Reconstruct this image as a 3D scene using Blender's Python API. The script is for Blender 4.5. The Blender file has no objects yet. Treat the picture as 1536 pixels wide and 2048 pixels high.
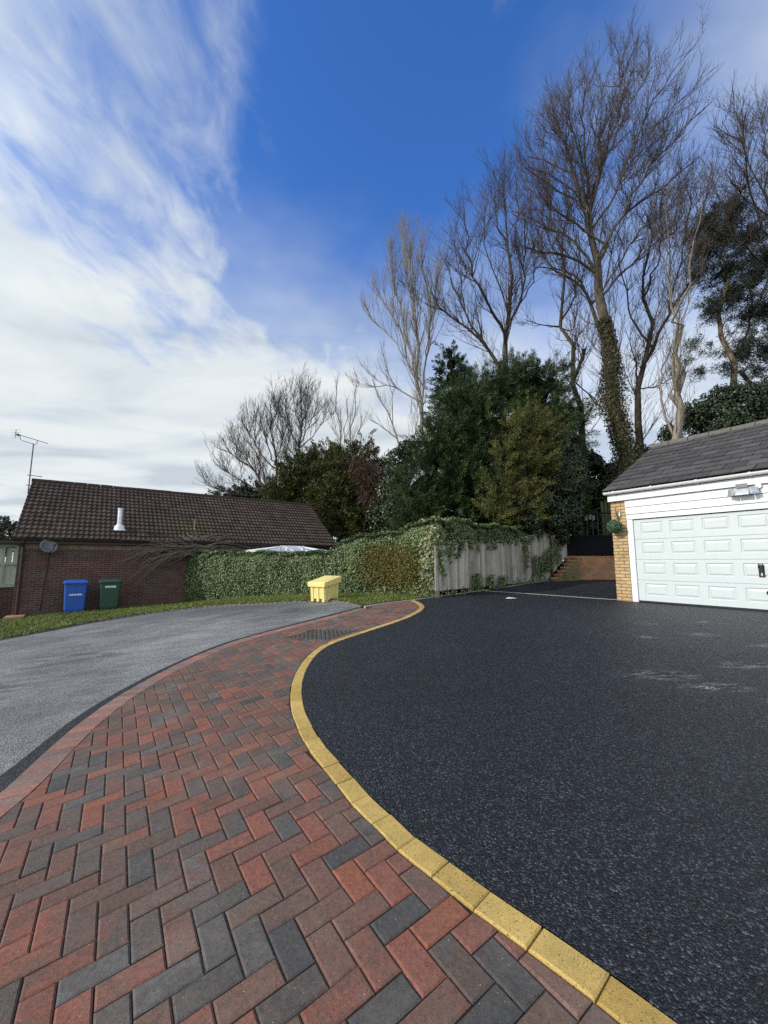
import bpy, bmesh, math, random
import numpy as np
from mathutils import Vector, geometry
random.seed(5); rng = np.random.default_rng(11)
C = bpy.context.scene
R = math.radians

# ------------------------------------------------------------------ camera, sky, sun, exposure
PITCH = math.atan(99/800); CP, SP = math.cos(PITCH), math.sin(PITCH); EZ = 1.34
cam = bpy.data.objects.new('camera', bpy.data.cameras.new('camera'))
C.collection.objects.link(cam); C.camera = cam
cam.location = (0, 0, EZ); cam.rotation_euler = (R(90)+PITCH, 0, 0)
cam.data.sensor_fit = 'HORIZONTAL'; cam.data.sensor_width = 36; cam.data.lens = 18.75
cam.data.clip_start = .05; cam.data.clip_end = 3000

SUN_EL = R(27); SUN_AZ = (-.93, -.37)          # horizontal direction towards the sun
sun = bpy.data.objects.new('sun', bpy.data.lights.new('sun', 'SUN')); C.collection.objects.link(sun)
sun.data.energy = 2.8; sun.data.angle = R(.8); sun.data.color = (1, .93, .82)
sd = Vector((SUN_AZ[0], SUN_AZ[1], 0)).normalized()*math.cos(SUN_EL) + Vector((0, 0, math.sin(SUN_EL)))
sun.rotation_euler = sd.to_track_quat('Z', 'Y').to_euler()

class NT:                                       # small node helper
    def __init__(s, tree): s.t = tree
    def n(s, typ, ins=None, **props):
        k = s.t.nodes.new(typ)
        for a, v in props.items(): setattr(k, a, v)
        for a, v in (ins or {}).items(): s.set(k.inputs[a], v)
        return k
    def set(s, sock, v):
        if hasattr(v, 'is_output') or isinstance(v, bpy.types.NodeSocket): s.t.links.new(v, sock)
        elif isinstance(v, bpy.types.Node): s.t.links.new(v.outputs[0], sock)
        else: sock.default_value = v
    def m(s, op, a, b=0., c=None, clamp=False):
        ins = {0: a, 1: b}
        if c is not None: ins[2] = c
        return s.n('ShaderNodeMath', ins, operation=op, use_clamp=clamp).outputs[0]
    def ramp(s, fac, stops, interp='LINEAR'):
        k = s.n('ShaderNodeValToRGB', {0: fac}); cr = k.color_ramp; cr.interpolation = interp
        while len(cr.elements) < len(stops): cr.elements.new(.5)
        for e, (p, c) in zip(cr.elements, stops):
            e.position = p; e.color = (c[0], c[1], c[2], 1) if hasattr(c, '__len__') else (c, c, c, 1)
        return k.outputs[0]
    def rng(s, v, a, b, c=0., d=1.):
        return s.n('ShaderNodeMapRange', {'Value': v, 'From Min': a, 'From Max': b, 'To Min': c, 'To Max': d}, interpolation_type='SMOOTHSTEP').outputs[0]
    def mix(s, f, a, b, blend='MIX'):
        k = s.n('ShaderNodeMix', data_type='RGBA', blend_type=blend)
        s.set(k.inputs[0], f)
        for i, v in ((6, a), (7, b)): s.set(k.inputs[i], (*v, 1) if isinstance(v, tuple) and len(v) == 3 else v)
        return k.outputs[2]
    def noise(s, co, scale, detail=3, rough=.55, dist=0.):
        return s.n('ShaderNodeTexNoise', {'Vector': co, 'Scale': scale, 'Detail': detail, 'Roughness': rough, 'Distortion': dist}).outputs[0]
    def map(s, co, sc=(1, 1, 1), loc=(0, 0, 0), rot=(0, 0, 0)):
        return s.n('ShaderNodeMapping', {0: co, 1: loc, 2: rot, 3: sc}).outputs[0]

w = bpy.data.worlds.new('World'); C.world = w; w.use_nodes = True
q = NT(w.node_tree); w.node_tree.nodes.clear()
sky = q.n('ShaderNodeTexSky', sky_type='NISHITA', sun_disc=False, sun_elevation=SUN_EL,
          sun_rotation=math.atan2(SUN_AZ[0], SUN_AZ[1]), air_density=1.0, dust_density=.3, ozone_density=2.5)
dirv = q.n('ShaderNodeTexCoord').outputs['Generated']
sep = q.n('ShaderNodeSeparateXYZ', {0: dirv})
dz = q.m('ADD', q.m('MAXIMUM', sep.outputs[2], .0), .06)
qx = q.m('DIVIDE', sep.outputs[0], dz); qy = q.m('DIVIDE', sep.outputs[1], dz)
cl = q.n('ShaderNodeCombineXYZ', {0: qx, 1: qy}).outputs[0]      # position on a flat cloud deck
warp = q.noise(cl, 1.6, 4)
nx = q.noise(q.map(cl, (1.15, .85, 1), rot=(0, 0, R(20))), 2.3, 7, .55, .35)
nf = q.noise(q.map(cl, (1.6, .8, 1), (4, 2, 0), rot=(0, 0, R(24))), 5.5, 7, .58, .5)
# the deck covers the west and north; its edge is ragged
e1 = q.m('MULTIPLY', q.m('SUBTRACT', -.50, qx), 1.5)
e2 = q.m('MULTIPLY', q.m('SUBTRACT', qy, q.m('MULTIPLY_ADD', q.m('MAXIMUM', q.m('ADD', qx, .55), 0.), .85, 1.16)), 1.7)
e3 = q.m('MINIMUM', q.m('MULTIPLY', q.m('SUBTRACT', qx, .42), .9), .26)
edge = q.m('MAXIMUM', q.m('MAXIMUM', e1, e2), -.75)
edge = q.m('MINIMUM', edge, 1.25)
wisp = q.m('ADD', q.m('MULTIPLY', q.m('SUBTRACT', nx, .5), 2.1), q.m('MULTIPLY', q.m('SUBTRACT', nf, .5), 1.5))
dens = q.m('ADD', q.m('ADD', edge, wisp), .06)
cov = q.rng(dens, -.45, 1.05)
veil = q.m('MULTIPLY', q.rng(q.m('ADD', e3, q.m('MULTIPLY', q.m('SUBTRACT', warp, .5), .9)), -.15, .5), .72)
cov = q.m('MAXIMUM', cov, veil)
low = q.m('MULTIPLY', q.rng(q.m('ADD', sep.outputs[2], q.m('MULTIPLY', q.m('SUBTRACT', warp, .5), .35)), .74, .30), .90)   # pale haze towards the horizon
cov = q.m('MAXIMUM', cov, low)
south_fill = q.m('MULTIPLY', q.rng(sep.outputs[1], .15, -.35), .8); cov = q.m('MAXIMUM', cov, south_fill)     # unseen bright cloud added behind the camera as fill
sund = q.n('ShaderNodeVectorMath', {0: dirv, 1: tuple(sd)}, operation='DOT_PRODUCT').outputs['Value']
glow = q.m('ADD', q.m('MULTIPLY', q.rng(sund, .45, 1.), .9), q.m('MULTIPLY_ADD', q.rng(sep.outputs[1], .1, -.5), .7, 1.))  # clouds brighten near the sun; the gain behind the camera is added fill
shade = q.noise(q.map(cl, (.55, 1.0, 1), rot=(0, 0, R(-14))), 1.5, 5, .5, .4)
ccol = q.ramp(shade, [(.36, (.37, .43, .50)), (.47, (.53, .59, .64)), (.58, (.66, .70, .71))])
ccol = q.mix(q.m('MULTIPLY', low, .4), ccol, (.66, .70, .72))
ccol = q.n('ShaderNodeVectorMath', {0: ccol, 'Scale': glow}, operation='SCALE').outputs[0]
skyc = q.n('ShaderNodeHueSaturation', {'Hue': .502, 'Saturation': 1.27, 'Value': 1.22, 'Color': sky.outputs[0]}).outputs[0]
SKY_K = .15
blue = q.mix(1., skyc, (SKY_K*.92, SKY_K*.88, SKY_K*1.1), 'MULTIPLY')
col = q.mix(cov, blue, ccol)
bg = q.n('ShaderNodeBackground', {'Color': col, 'Strength': 1.0})
q.n('ShaderNodeOutputWorld', {0: bg.outputs[0]})
C.view_settings.view_transform = 'Standard'; C.view_settings.look = 'None'
C.view_settings.exposure = .32; C.view_settings.gamma = 1
C.cycles.use_denoising = False; C.cycles.sample_clamp_direct = 6.; C.cycles.sample_clamp_indirect = 3.; C.cycles.max_bounces = 6; C.cycles.diffuse_bounces = 3; C.cycles.glossy_bounces = 3; C.cycles.transparent_max_bounces = 8

# ------------------------------------------------------------------ helpers: objects and meshes
def tag(o, label=None, cat=None, group=None, kind=None):
    for k, v in (('label', label), ('category', cat), ('group', group), ('kind', kind)):
        if v: o[k] = v
    return o
def thing(name, label, cat, loc=(0, 0, 0), rz=0., group=None):
    o = bpy.data.objects.new(name, None); C.collection.objects.link(o); o.empty_display_size = .2
    o.location = loc; o.rotation_euler = (0, 0, rz)
    return tag(o, label, cat, group)
def link(name, me, m=None, parent=None):
    o = bpy.data.objects.new(name, me); C.collection.objects.link(o)
    if m: me.materials.append(m)
    if parent: o.parent = parent
    return o
def npmesh(name, V, F, m, parent=None, attrs=None, smooth=False):
    V = np.asarray(V, np.float32); me = bpy.data.meshes.new(name)
    Fs = F if isinstance(F, list) else [F]
    Fs = [np.asarray(f, np.int32) for f in Fs if len(f)]
    me.vertices.add(len(V)); me.vertices.foreach_set('co', V.ravel())
    idx = np.concatenate([f.ravel() for f in Fs]); tot = np.concatenate([np.full(len(f), f.shape[1]) for f in Fs])
    me.loops.add(len(idx)); me.loops.foreach_set('vertex_index', idx)
    me.polygons.add(len(tot)); me.polygons.foreach_set('loop_start', (np.cumsum(tot)-tot).astype(np.int32))
    for k, a in (attrs or {}).items():
        a = np.asarray(a, np.float32)
        if a.ndim == 1: me.attributes.new(k, 'FLOAT', 'FACE').data.foreach_set('value', a)
        else: me.attributes.new(k, 'FLOAT_COLOR', 'FACE').data.foreach_set('color', np.c_[a, np.ones(len(a))].astype(np.float32).ravel())
    me.update(calc_edges=True)
    me.polygons.foreach_set('use_smooth', np.full(len(tot), bool(smooth)))
    return link(name, me, m, parent)
class MB:                                       # mesh builder: boxes, bars, tubes, lofts in ONE mesh
    def __init__(s): s.v = []; s.f = []; s.uv = {}
    def add(s, vs, fs):
        b = len(s.v); s.v += [tuple(map(float, p)) for p in vs]; s.f += [tuple(i+b for i in f) for f in fs]; return s
    def box(s, x0, x1, y0, y1, z0, z1):
        return s.add([(x, y, z) for z in (z0, z1) for y in (y0, y1) for x in (x0, x1)],
                     [(0, 2, 3, 1), (4, 5, 7, 6), (0, 1, 5, 4), (2, 6, 7, 3), (0, 4, 6, 2), (1, 3, 7, 5)])
    def loft(s, rings, cap0=True, cap1=True):
        k = len(rings[0]); vs = [p for r in rings for p in r]; fs = []
        for i in range(len(rings)-1):
            for j in range(k):
                a = i*k+j; b = i*k+(j+1) % k; fs.append((a, b, b+k, a+k))
        if cap0: fs.append(tuple(range(k))[::-1])
        if cap1: fs.append(tuple((len(rings)-1)*k+j for j in range(k)))
        return s.add(vs, fs)
    def tube(s, pts, r, k=8):
        pts = [Vector(p) for p in pts]; rs = r if hasattr(r, '__len__') else [r]*len(pts); rings = []; up = None
        for i, p in enumerate(pts):
            t = (pts[min(i+1, len(pts)-1)]-pts[max(i-1, 0)]).normalized()
            if up is None: up = t.orthogonal().normalized()
            up = (up-t*up.dot(t)).normalized(); b = t.cross(up)
            rings.append([p+(up*math.cos(a)+b*math.sin(a))*rs[i] for a in [2*math.pi*j/k for j in range(k)]])
        return s.loft(rings)
    def lathe(s, prof, c=(0, 0, 0), k=20):
        return s.loft([[(c[0]+r*math.cos(2*math.pi*j/k), c[1]+r*math.sin(2*math.pi*j/k), c[2]+z) for j in range(k)] for r, z in prof])
    def build(s, name, m, parent=None, bevel=0., smooth=False, seg=2):
        me = bpy.data.meshes.new(name); me.from_pydata(s.v, [], s.f)
        bm = bmesh.new(); bm.from_mesh(me)
        if bevel: bmesh.ops.bevel(bm, geom=[e for e in bm.edges if e.calc_face_angle(0) > .5], offset=bevel, segments=seg, affect='EDGES', profile=.5)
        bmesh.ops.recalc_face_normals(bm, faces=bm.faces)
        uv = bm.loops.layers.uv.new('UVMap')      # box-projected, in metres, for brickwork
        for f in bm.faces:
            n = f.normal
            for l in f.loops:
                p = l.vert.co
                l[uv].uv = (p.x, p.y) if abs(n.z) > .8 else ((p.x if abs(n.y) > abs(n.x) else p.y), p.z)
            f.smooth = smooth
        bm.to_mesh(me); bm.free()
        return link(name, me, m, parent)
def rr(w, d, r, z, cx=0., cy=0., n=4):           # rounded rectangle ring
    out = []
    for sx, sy, a0 in ((1, 1, 0), (-1, 1, 90), (-1, -1, 180), (1, -1, 270)):
        for i in range(n+1):
            a = R(a0+90*i/n); out.append((cx+sx*(w/2-r)+r*math.cos(a), cy+sy*(d/2-r)+r*math.sin(a), z))
    return out

# ------------------------------------------------------------------ terrain height (metres), fitted through surveyed spots
def pl(x, y): return .0981*x+.0513*y-.0027
CT = [(x, y, pl(x, y)) for x in (-5, -3, -1, .5) for y in (0, 2, 4, 6) if not (x == .5 and y in (2, 4))]
CT += [(-.9, 3.7, pl(-.9, 3.7)), (.63, 1.18, pl(.63, 1.18)), (-.19, 8.5, .415), (-1.6, 10.3, .36), (.68, 9.39, .434), (6.19, 15, .62),
       (5.43, 9.5, .44), (8.3, 5.2, .44), (7, 7.15, .44), (10, 3, .43), (7.9, 16.4, .6), (9.5, 16.4, .6), (3, 1, .2), (5, 0, .28), (-8.7, 9.05, -.40),
       (-12.2, 13.4, -.55), (-7.75, 16.6, -.32), (-10.3, 13.5, -.38), (-9.4, 13.9, -.34), (-14, 8, -.8), (-4.9, 12.3, .1), (1.2, 9.9, .45), (-1.9, 12, .32),
       (-2.45, 19.8, .2), (0, 15, .5), (5, 22, .9), (12, 20, .9), (-15, 25, -.3), (20, 12, .5), (-20, 5, -1.2), (0, -6, -.3), (8, -5, .3), (-8, -4, -1.), (-8, 4, pl(-8, 4)), (-6.5, 7, pl(-6.5, 7))]
CT = np.array(CT, float); nC = len(CT)
phi = lambda r2: .5*r2*np.log(r2+1e-9)
_M = np.zeros((nC+3, nC+3)); _M[:nC, :nC] = phi(((CT[:, None, :2]-CT[None, :, :2])**2).sum(-1))+.02*np.eye(nC)
_M[:nC, nC] = 1; _M[:nC, nC+1:] = CT[:, :2]; _M[nC, :nC] = 1; _M[nC+1:, :nC] = CT[:, :2].T
TW = np.linalg.solve(_M, np.r_[CT[:, 2], 0, 0, 0])
def h(x, y):
    x = np.clip(np.asarray(x, float), -24, 24); y = np.clip(np.asarray(y, float), -9, 30)
    d = (x[..., None]-CT[:, 0])**2+(y[..., None]-CT[:, 1])**2
    return phi(d)@TW[:nC]+TW[nC]+x*TW[nC+1]+y*TW[nC+2]
def at(px, py, Y):                               # a sight line of the survey met with the vertical plane at distance Y
    xc = (px-768)/800; yc = (1024-py)/800; f = CP-SP*yc
    return Vector((xc/f*Y, Y, EZ+(SP+CP*yc)/f*Y))
def smooth_curve(pts, step, passes=3):
    P = np.array(pts, float)
    for _ in range(passes):                      # Chaikin
        A = P[:-1]*.75+P[1:]*.25; B = P[:-1]*.25+P[1:]*.75
        P = np.vstack([P[:1], np.stack([A, B], 1).reshape(-1, 2), P[-1:]])
    s = np.r_[0, np.cumsum(np.linalg.norm(np.diff(P, axis=0), axis=1))]
    t = np.arange(0, s[-1], step); return np.c_[np.interp(t, s, P[:, 0]), np.interp(t, s, P[:, 1])]
def offset(P, d):                                # positive d = to the right of the walking direction
    T = np.gradient(P, axis=0); T /= np.linalg.norm(T, axis=1)[:, None]
    return P+np.c_[T[:, 1], -T[:, 0]]*d
def inside(P, poly):
    x, y = P[:, 0], P[:, 1]; r = np.zeros(len(P), bool); a = np.asarray(poly); b = np.roll(a, -1, 0)
    for (x0, y0), (x1, y1) in zip(a, b):
        if y0 != y1: r ^= ((y0 > y) != (y1 > y)) & (x < (x1-x0)*(y-y0)/(y1-y0)+x0)
    return r
def sheet(name, poly, m, dz=0., grid=.4, kind='structure', zf=None):
    poly = np.asarray(poly, float); lo, hi = poly.min(0), poly.max(0)
    G = np.stack(np.meshgrid(np.arange(lo[0], hi[0], grid), np.arange(lo[1], hi[1], grid)), -1).reshape(-1, 2)
    G = G+rng.uniform(-.05, .05, G.shape)*grid; G = G[inside(G, poly)]
    V = [Vector(p) for p in poly]+[Vector(p) for p in G]; n = len(poly)
    r = geometry.delaunay_2d_cdt(V, [(i, (i+1) % n) for i in range(n)], [], 1, 1e-5)
    P = np.array([tuple(v) for v in r[0]]); z = (zf or h)(P[:, 0], P[:, 1])+dz
    F = np.array([f if len(f) == 3 else f[:3] for f in r[2]])
    a, b, c = P[F[:, 0]], P[F[:, 1]], P[F[:, 2]]
    cr = (b-a)[:, 0]*(c-a)[:, 1]-(b-a)[:, 1]*(c-a)[:, 0]; F[cr < 0] = F[cr < 0][:, ::-1]
    return tag(npmesh(name, np.c_[P, z], F, m, smooth=True), kind=kind)
# ------------------------------------------------------------------ materials
def mat(name, rough=.8, spec=.35, metal=0.):
    m = bpy.data.materials.new(name); m.use_nodes = True; t = NT(m.node_tree); b = m.node_tree.nodes['Principled BSDF']
    b.inputs['Roughness'].default_value = rough; b.inputs['Specular IOR Level'].default_value = spec; b.inputs['Metallic'].default_value = metal
    return m, t, b
def bump(t, b, hgt, dist, strength=1.):
    k = t.n('ShaderNodeBump', {'Height': hgt, 'Distance': dist, 'Strength': strength}); t.set(b.inputs['Normal'], k.outputs[0])
def plain(name, c, rough=.6, var=.15, scale=6., spec=.35, metal=0., bmp=0.):
    m, t, b = mat(name, rough, spec, metal); co = t.n('ShaderNodeTexCoord').outputs['Object']
    n = t.noise(co, scale, 5, .6); n2 = t.noise(t.map(co, (3, 3, .6)), scale*2, 3)
    f = t.m('ADD', t.m('MULTIPLY', n, .6), t.m('MULTIPLY', n2, .4))
    t.set(b.inputs['Base Color'], t.ramp(f, [(.3, tuple(x*(1-var) for x in c)), (.7, tuple(min(1, x*(1+var)) for x in c))]))
    if bmp: bump(t, b, t.noise(co, scale*12, 4), bmp)
    return m
def leafmat(name, a, bcol, rough=.55, spec=.3):
    m, t, b = mat(name, rough, spec); hue = t.n('ShaderNodeAttribute', attribute_name='hue').outputs['Fac']
    t.set(b.inputs['Base Color'], t.ramp(hue, [(0., a), (1., bcol)]))
    try: b.inputs['Transmission Weight'].default_value = 0
    except Exception: pass
    return m
def brick(name, c1, c2, mortar, rough=.85, bw=.225, rh=.075, ms=.010, stain=None, rot=False):
    m, t, b = mat(name, rough, .25); uv = t.n('ShaderNodeUVMap', uv_map='UVMap').outputs[0]
    br = t.n('ShaderNodeTexBrick', {'Vector': t.map(uv, rot=(0, 0, R(90)) if rot else (0, 0, 0)), 'Color1': (*c1, 1), 'Color2': (*c2, 1), 'Mortar': (*mortar, 1), 'Scale': 1., 'Mortar Size': ms, 'Mortar Smooth': .15,
                                    'Bias': 0., 'Brick Width': bw, 'Row Height': rh})
    co = t.n('ShaderNodeTexCoord').outputs['Object']
    n = t.noise(co, 3., 5, .65); n2 = t.noise(co, 45., 4, .6)
    col = t.mix(.75, br.outputs[0], t.ramp(n2, [(.3, .55), (.7, 1.35)]), 'MULTIPLY')
    col = t.mix(.8, col, t.ramp(n, [(.3, .65), (.7, 1.2)]), 'MULTIPLY')
    if stain: col = t.mix(t.rng(n, .5, .62), col, stain)
    t.set(b.inputs['Base Color'], col)
    bump(t, b, t.m('ADD', t.m('MULTIPLY', br.outputs[1], -1.), t.m('MULTIPLY', n2, .35)), .006)
    return m
def gauss(t, co, x, y, rx, ry):
    d = t.map(co, (1/rx, 1/ry, 0), (-x/rx, -y/ry, 0)); l = t.n('ShaderNodeVectorMath', {0: d}, operation='LENGTH').outputs['Value']
    return t.rng(l, .2, 1., 1., 0.)

def m_paver():
    m, t, b = mat('block_paving', .82, .3); co = t.n('ShaderNodeTexCoord').outputs['Object']
    a = t.n('ShaderNodeAttribute', attribute_name='tone').outputs['Color']; a2 = t.n('ShaderNodeAttribute', attribute_name='tone2').outputs['Color']
    n = t.noise(co, 9., 5, .65, .6); nn = t.noise(co, 60., 4, .65); f = t.noise(co, 320., 2, .6)
    col = t.mix(t.rng(n, .36, .64), a, a2); col = t.mix(.28, col, t.mix(t.rng(t.noise(co, 22., 5, .7), .40, .62), (.10, .075, .062), a))
    col = t.mix(.85, col, t.ramp(nn, [(.25, .62), (.5, 1.), (.75, 1.3)]), 'MULTIPLY')
    col = t.mix(.8, col, t.ramp(f, [(.3, .6), (.5, 1.), (.7, 1.35)]), 'MULTIPLY')
    v = t.n('ShaderNodeTexVoronoi', {'Vector': co, 'Scale': 70., 'Randomness': 1.}); speck = t.m('MULTIPLY', t.rng(v.outputs['Distance'], .13, .09, 0., 1.), t.m('GREATER_THAN', t.n('ShaderNodeSeparateColor', {0: v.outputs['Color']}).outputs[0], .86))
    col = t.mix(t.m('MULTIPLY', speck, .8), col, (.45, .42, .38))
    pit = t.m('MULTIPLY', t.rng(t.noise(co, 130., 3, .6), .36, .30, 0., 1.), .6); col = t.mix(pit, col, (.035, .03, .03))
    dust_sheen = t.m('MULTIPLY', t.rng(t.noise(co, 2.3, 6, .72), .45, .74), .24); col = t.mix(dust_sheen, col, (.25, .215, .185))
    t.set(b.inputs['Base Color'], col)
    bump(t, b, t.m('ADD', t.m('ADD', nn, t.m('MULTIPLY', f, .7)), t.m('MULTIPLY', pit, -.8)), .0028)
    return m
def m_yellow():
    m, t, b = mat('buff_block', .8, .3); co = t.n('ShaderNodeTexCoord').outputs['Object']
    h1 = t.n('ShaderNodeAttribute', attribute_name='hue').outputs['Fac']; n = t.noise(co, 14., 5, .65); f = t.noise(co, 220., 3, .65)
    col = t.ramp(h1, [(0., (.36, .240, .066)), (1., (.45, .315, .10))])
    col = t.mix(.8, col, t.ramp(n, [(.3, .78), (.7, 1.15)]), 'MULTIPLY'); col = t.mix(.8, col, t.ramp(f, [(.3, .6), (.5, 1.), (.72, 1.35)]), 'MULTIPLY')
    pit = t.m('MULTIPLY', t.rng(t.noise(co, 110., 3), .37, .30, 0., 1.), .8); col = t.mix(pit, col, (.10, .065, .02)); dirt = t.m('MULTIPLY', t.rng(t.noise(co, 5., 6, .72), .54, .72), .45); col = t.mix(dirt, col, (.17, .13, .07))
    t.set(b.inputs['Base Color'], col); bump(t, b, t.m('SUBTRACT', f, pit), .002)
    return m
def m_tarmac():
    m, t, b = mat('fresh_tarmac', .5, .3); co = t.n('ShaderNodeTexCoord').outputs['Object']
    wv = t.n('ShaderNodeVectorMath', {0: co, 1: t.n('ShaderNodeVectorMath', {0: t.n('ShaderNodeTexNoise', {'Vector': co, 'Scale': 60., 'Detail': 2}).outputs['Color'], 1: (.012, .012, .012)}, operation='MULTIPLY').outputs[0]}, operation='ADD').outputs[0]
    v = t.n('ShaderNodeTexVoronoi', {'Vector': wv, 'Scale': 135., 'Randomness': 1.}); vc = t.n('ShaderNodeSeparateColor', {0: v.outputs['Color']})
    n = t.noise(co, .55, 5, .6); n2 = t.noise(co, 7., 4, .6); f = t.noise(co, 420., 2)
    st = t.ramp(vc.outputs[0], [(0., (.002, .003, .005)), (.5, (.007, .0095, .0155)), (.82, (.020, .025, .036)), (1., (.085, .094, .11))])
    col = t.mix(.8, st, t.ramp(n, [(.3, .65), (.7, 1.3)]), 'MULTIPLY'); col = t.mix(.5, col, t.ramp(n2, [(.3, .75), (.7, 1.25)]), 'MULTIPLY')
    # grey sheen before the garage painted into the colour, and chalky scuff marks
    dust_sheen = t.m('MULTIPLY', gauss(t, co, 6.0, 6.2, 4.2, 3.4), t.m('MULTIPLY_ADD', n2, .5, .1)); col = t.mix(t.m('MULTIPLY', dust_sheen, .30), col, (.16, .165, .165))
    sc = t.noise(t.map(co, (1.1, 5.5, 1), rot=(0, 0, R(-28))), 2.4, 6, .72)
    reg = gauss(t, co, 4.2, 4.6, 3.0, 2.3); scuff = t.m('MULTIPLY', t.rng(t.m('ADD', sc, t.m('MULTIPLY', reg, .06)), .70, .76), reg)
    for x, y, rx, ry in ((2.50, 3.76, .42, .20), (2.75, 3.45, .40, .16), (3.45, 3.98, .40, .16), (4.1, 5.3, .3, .16), (3.3, 5.2, .2, .14), (4.4, 4.7, .36, .14), (3.05, 3.1, .34, .16), (3.4, 3.05, .45, .15), (4.9, 6.2, .3, .16), (3.9, 6.1, .25, .14)):
        scuff = t.m('MAXIMUM', scuff, gauss(t, co, x, y, rx, ry))
    scuff = t.m('MULTIPLY', scuff, t.m('MULTIPLY', t.rng(t.noise(t.map(co, (.5, 1.6, 1), rot=(0, 0, R(-25))), 9., 4, .7), .46, .58), t.rng(t.noise(co, 60., 3, .7), .44, .58))); col = t.mix(t.m('MULTIPLY', scuff, .62), col, (.46, .46, .455))
    t.set(b.inputs['Base Color'], col)
    t.set(b.inputs['Roughness'], t.m('MULTIPLY_ADD', vc.outputs[1], .25, .42))
    hg = t.m('ADD', t.m('MULTIPLY', v.outputs['Distance'], -1.1), t.m('MULTIPLY_ADD', vc.outputs[2], .55, t.m('MULTIPLY', f, .15)))
    bump(t, b, hg, .0085); return m
def m_road():
    m, t, b = mat('worn_road', .62, .5); co = t.n('ShaderNodeTexCoord').outputs['Object']
    v = t.n('ShaderNodeTexVoronoi', {'Vector': co, 'Scale': 95., 'Randomness': 1.}); vc = t.n('ShaderNodeSeparateColor', {0: v.outputs['Color']})
    n = t.noise(co, .5, 5, .62); n2 = t.noise(t.map(co, (1, 2.6, 1), rot=(0, 0, R(-20))), 1.1, 6, .66)
    col = t.ramp(vc.outputs[0], [(0., (.08, .08, .081)), (.5, (.15, .15, .147)), (1., (.27, .265, .25))])
    col = t.mix(.9, col, t.ramp(n, [(.3, .5), (.68, 1.5)]), 'MULTIPLY'); col = t.mix(.9, col, t.ramp(n2, [(.3, .62), (.7, 1.3)]), 'MULTIPLY')
    reg = t.m('MAXIMUM', gauss(t, co, -5.3, 5.2, 1.9, .9), gauss(t, co, -5.0, 6.6, 1.6, .8))
    stain = t.m('MULTIPLY', t.rng(t.noise(t.map(co, (.8, 4.2, 1), rot=(0, 0, R(12))), 1.5, 6, .68), .49, .57), reg); col = t.mix(t.m('MULTIPLY', stain, .82), col, (.045, .043, .035))
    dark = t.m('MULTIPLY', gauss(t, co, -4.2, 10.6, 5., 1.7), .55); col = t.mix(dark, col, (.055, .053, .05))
    t.set(b.inputs['Base Color'], col); bump(t, b, t.m('ADD', t.m('MULTIPLY', v.outputs['Distance'], -1.), t.m('MULTIPLY', vc.outputs[1], .5)), .006)
    return m
def m_soil(name, a, c, scale=8.):
    m, t, b = mat(name, .95, .15); co = t.n('ShaderNodeTexCoord').outputs['Object']; n = t.noise(co, scale, 7, .7)
    t.set(b.inputs['Base Color'], t.ramp(n, [(.3, a), (.7, c)])); bump(t, b, t.noise(co, scale*5, 5), .02); return m
def m_bark(name, a, c, sc=7., rough=.9):
    m, t, b = mat(name, rough, .2); co = t.n('ShaderNodeTexCoord').outputs['Object']; n = t.noise(t.map(co, (1, 1, .22)), sc, 6, .7); n2 = t.noise(co, 1.3, 3)
    col = t.ramp(n, [(.3, a), (.68, c)]); col = t.mix(.7, col, t.ramp(n2, [(.35, .75), (.65, 1.2)]), 'MULTIPLY')
    t.set(b.inputs['Base Color'], col); bump(t, b, n, .03); return m
def m_tile():
    m, t, b = mat('concrete_roof_tile', .88, .25); co = t.n('ShaderNodeTexCoord').outputs['Object']; hue = t.n('ShaderNodeAttribute', attribute_name='hue').outputs['Fac']
    col = t.ramp(hue, [(0., (.044, .031, .025)), (.55, (.060, .042, .034)), (1., (.080, .056, .044))])
    n = t.noise(co, 5., 6, .7); col = t.mix(.8, col, t.ramp(n, [(.3, .65), (.7, 1.25)]), 'MULTIPLY')
    moss = t.m('MULTIPLY', t.rng(t.noise(co, 2.1, 7, .75), .55, .68), .6)
    pat = gauss(t, co, 5.4, .6, 1.1, .7); moss = t.m('MAXIMUM', moss, t.m('MULTIPLY', pat, t.rng(t.noise(co, 14., 4), .40, .52)))
    col = t.mix(moss, col, (.062, .062, .022)); lich = t.rng(t.noise(co, 22., 3), .70, .74); col = t.mix(t.m('MULTIPLY', lich, .5), col, (.25, .25, .2))
    t.set(b.inputs['Base Color'], col); bump(t, b, t.noise(co, 60., 4), .004); return m
def m_slate():
    m, t, b = mat('grey_roof_slate', .75, .35); co = t.n('ShaderNodeTexCoord').outputs['Object']; hue = t.n('ShaderNodeAttribute', attribute_name='hue').outputs['Fac']
    col = t.ramp(hue, [(0., (.042, .041, .041)), (1., (.080, .077, .076))]); n = t.noise(co, 4., 6, .7)
    col = t.mix(.8, col, t.ramp(n, [(.3, .7), (.7, 1.25)]), 'MULTIPLY'); li = t.rng(t.noise(co, 9., 6, .75), .60, .68); col = t.mix(t.m('MULTIPLY', li, .45), col, (.19, .18, .13))
    t.set(b.inputs['Base Color'], col); bump(t, b, t.noise(co, 50., 4), .003); return m
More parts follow.
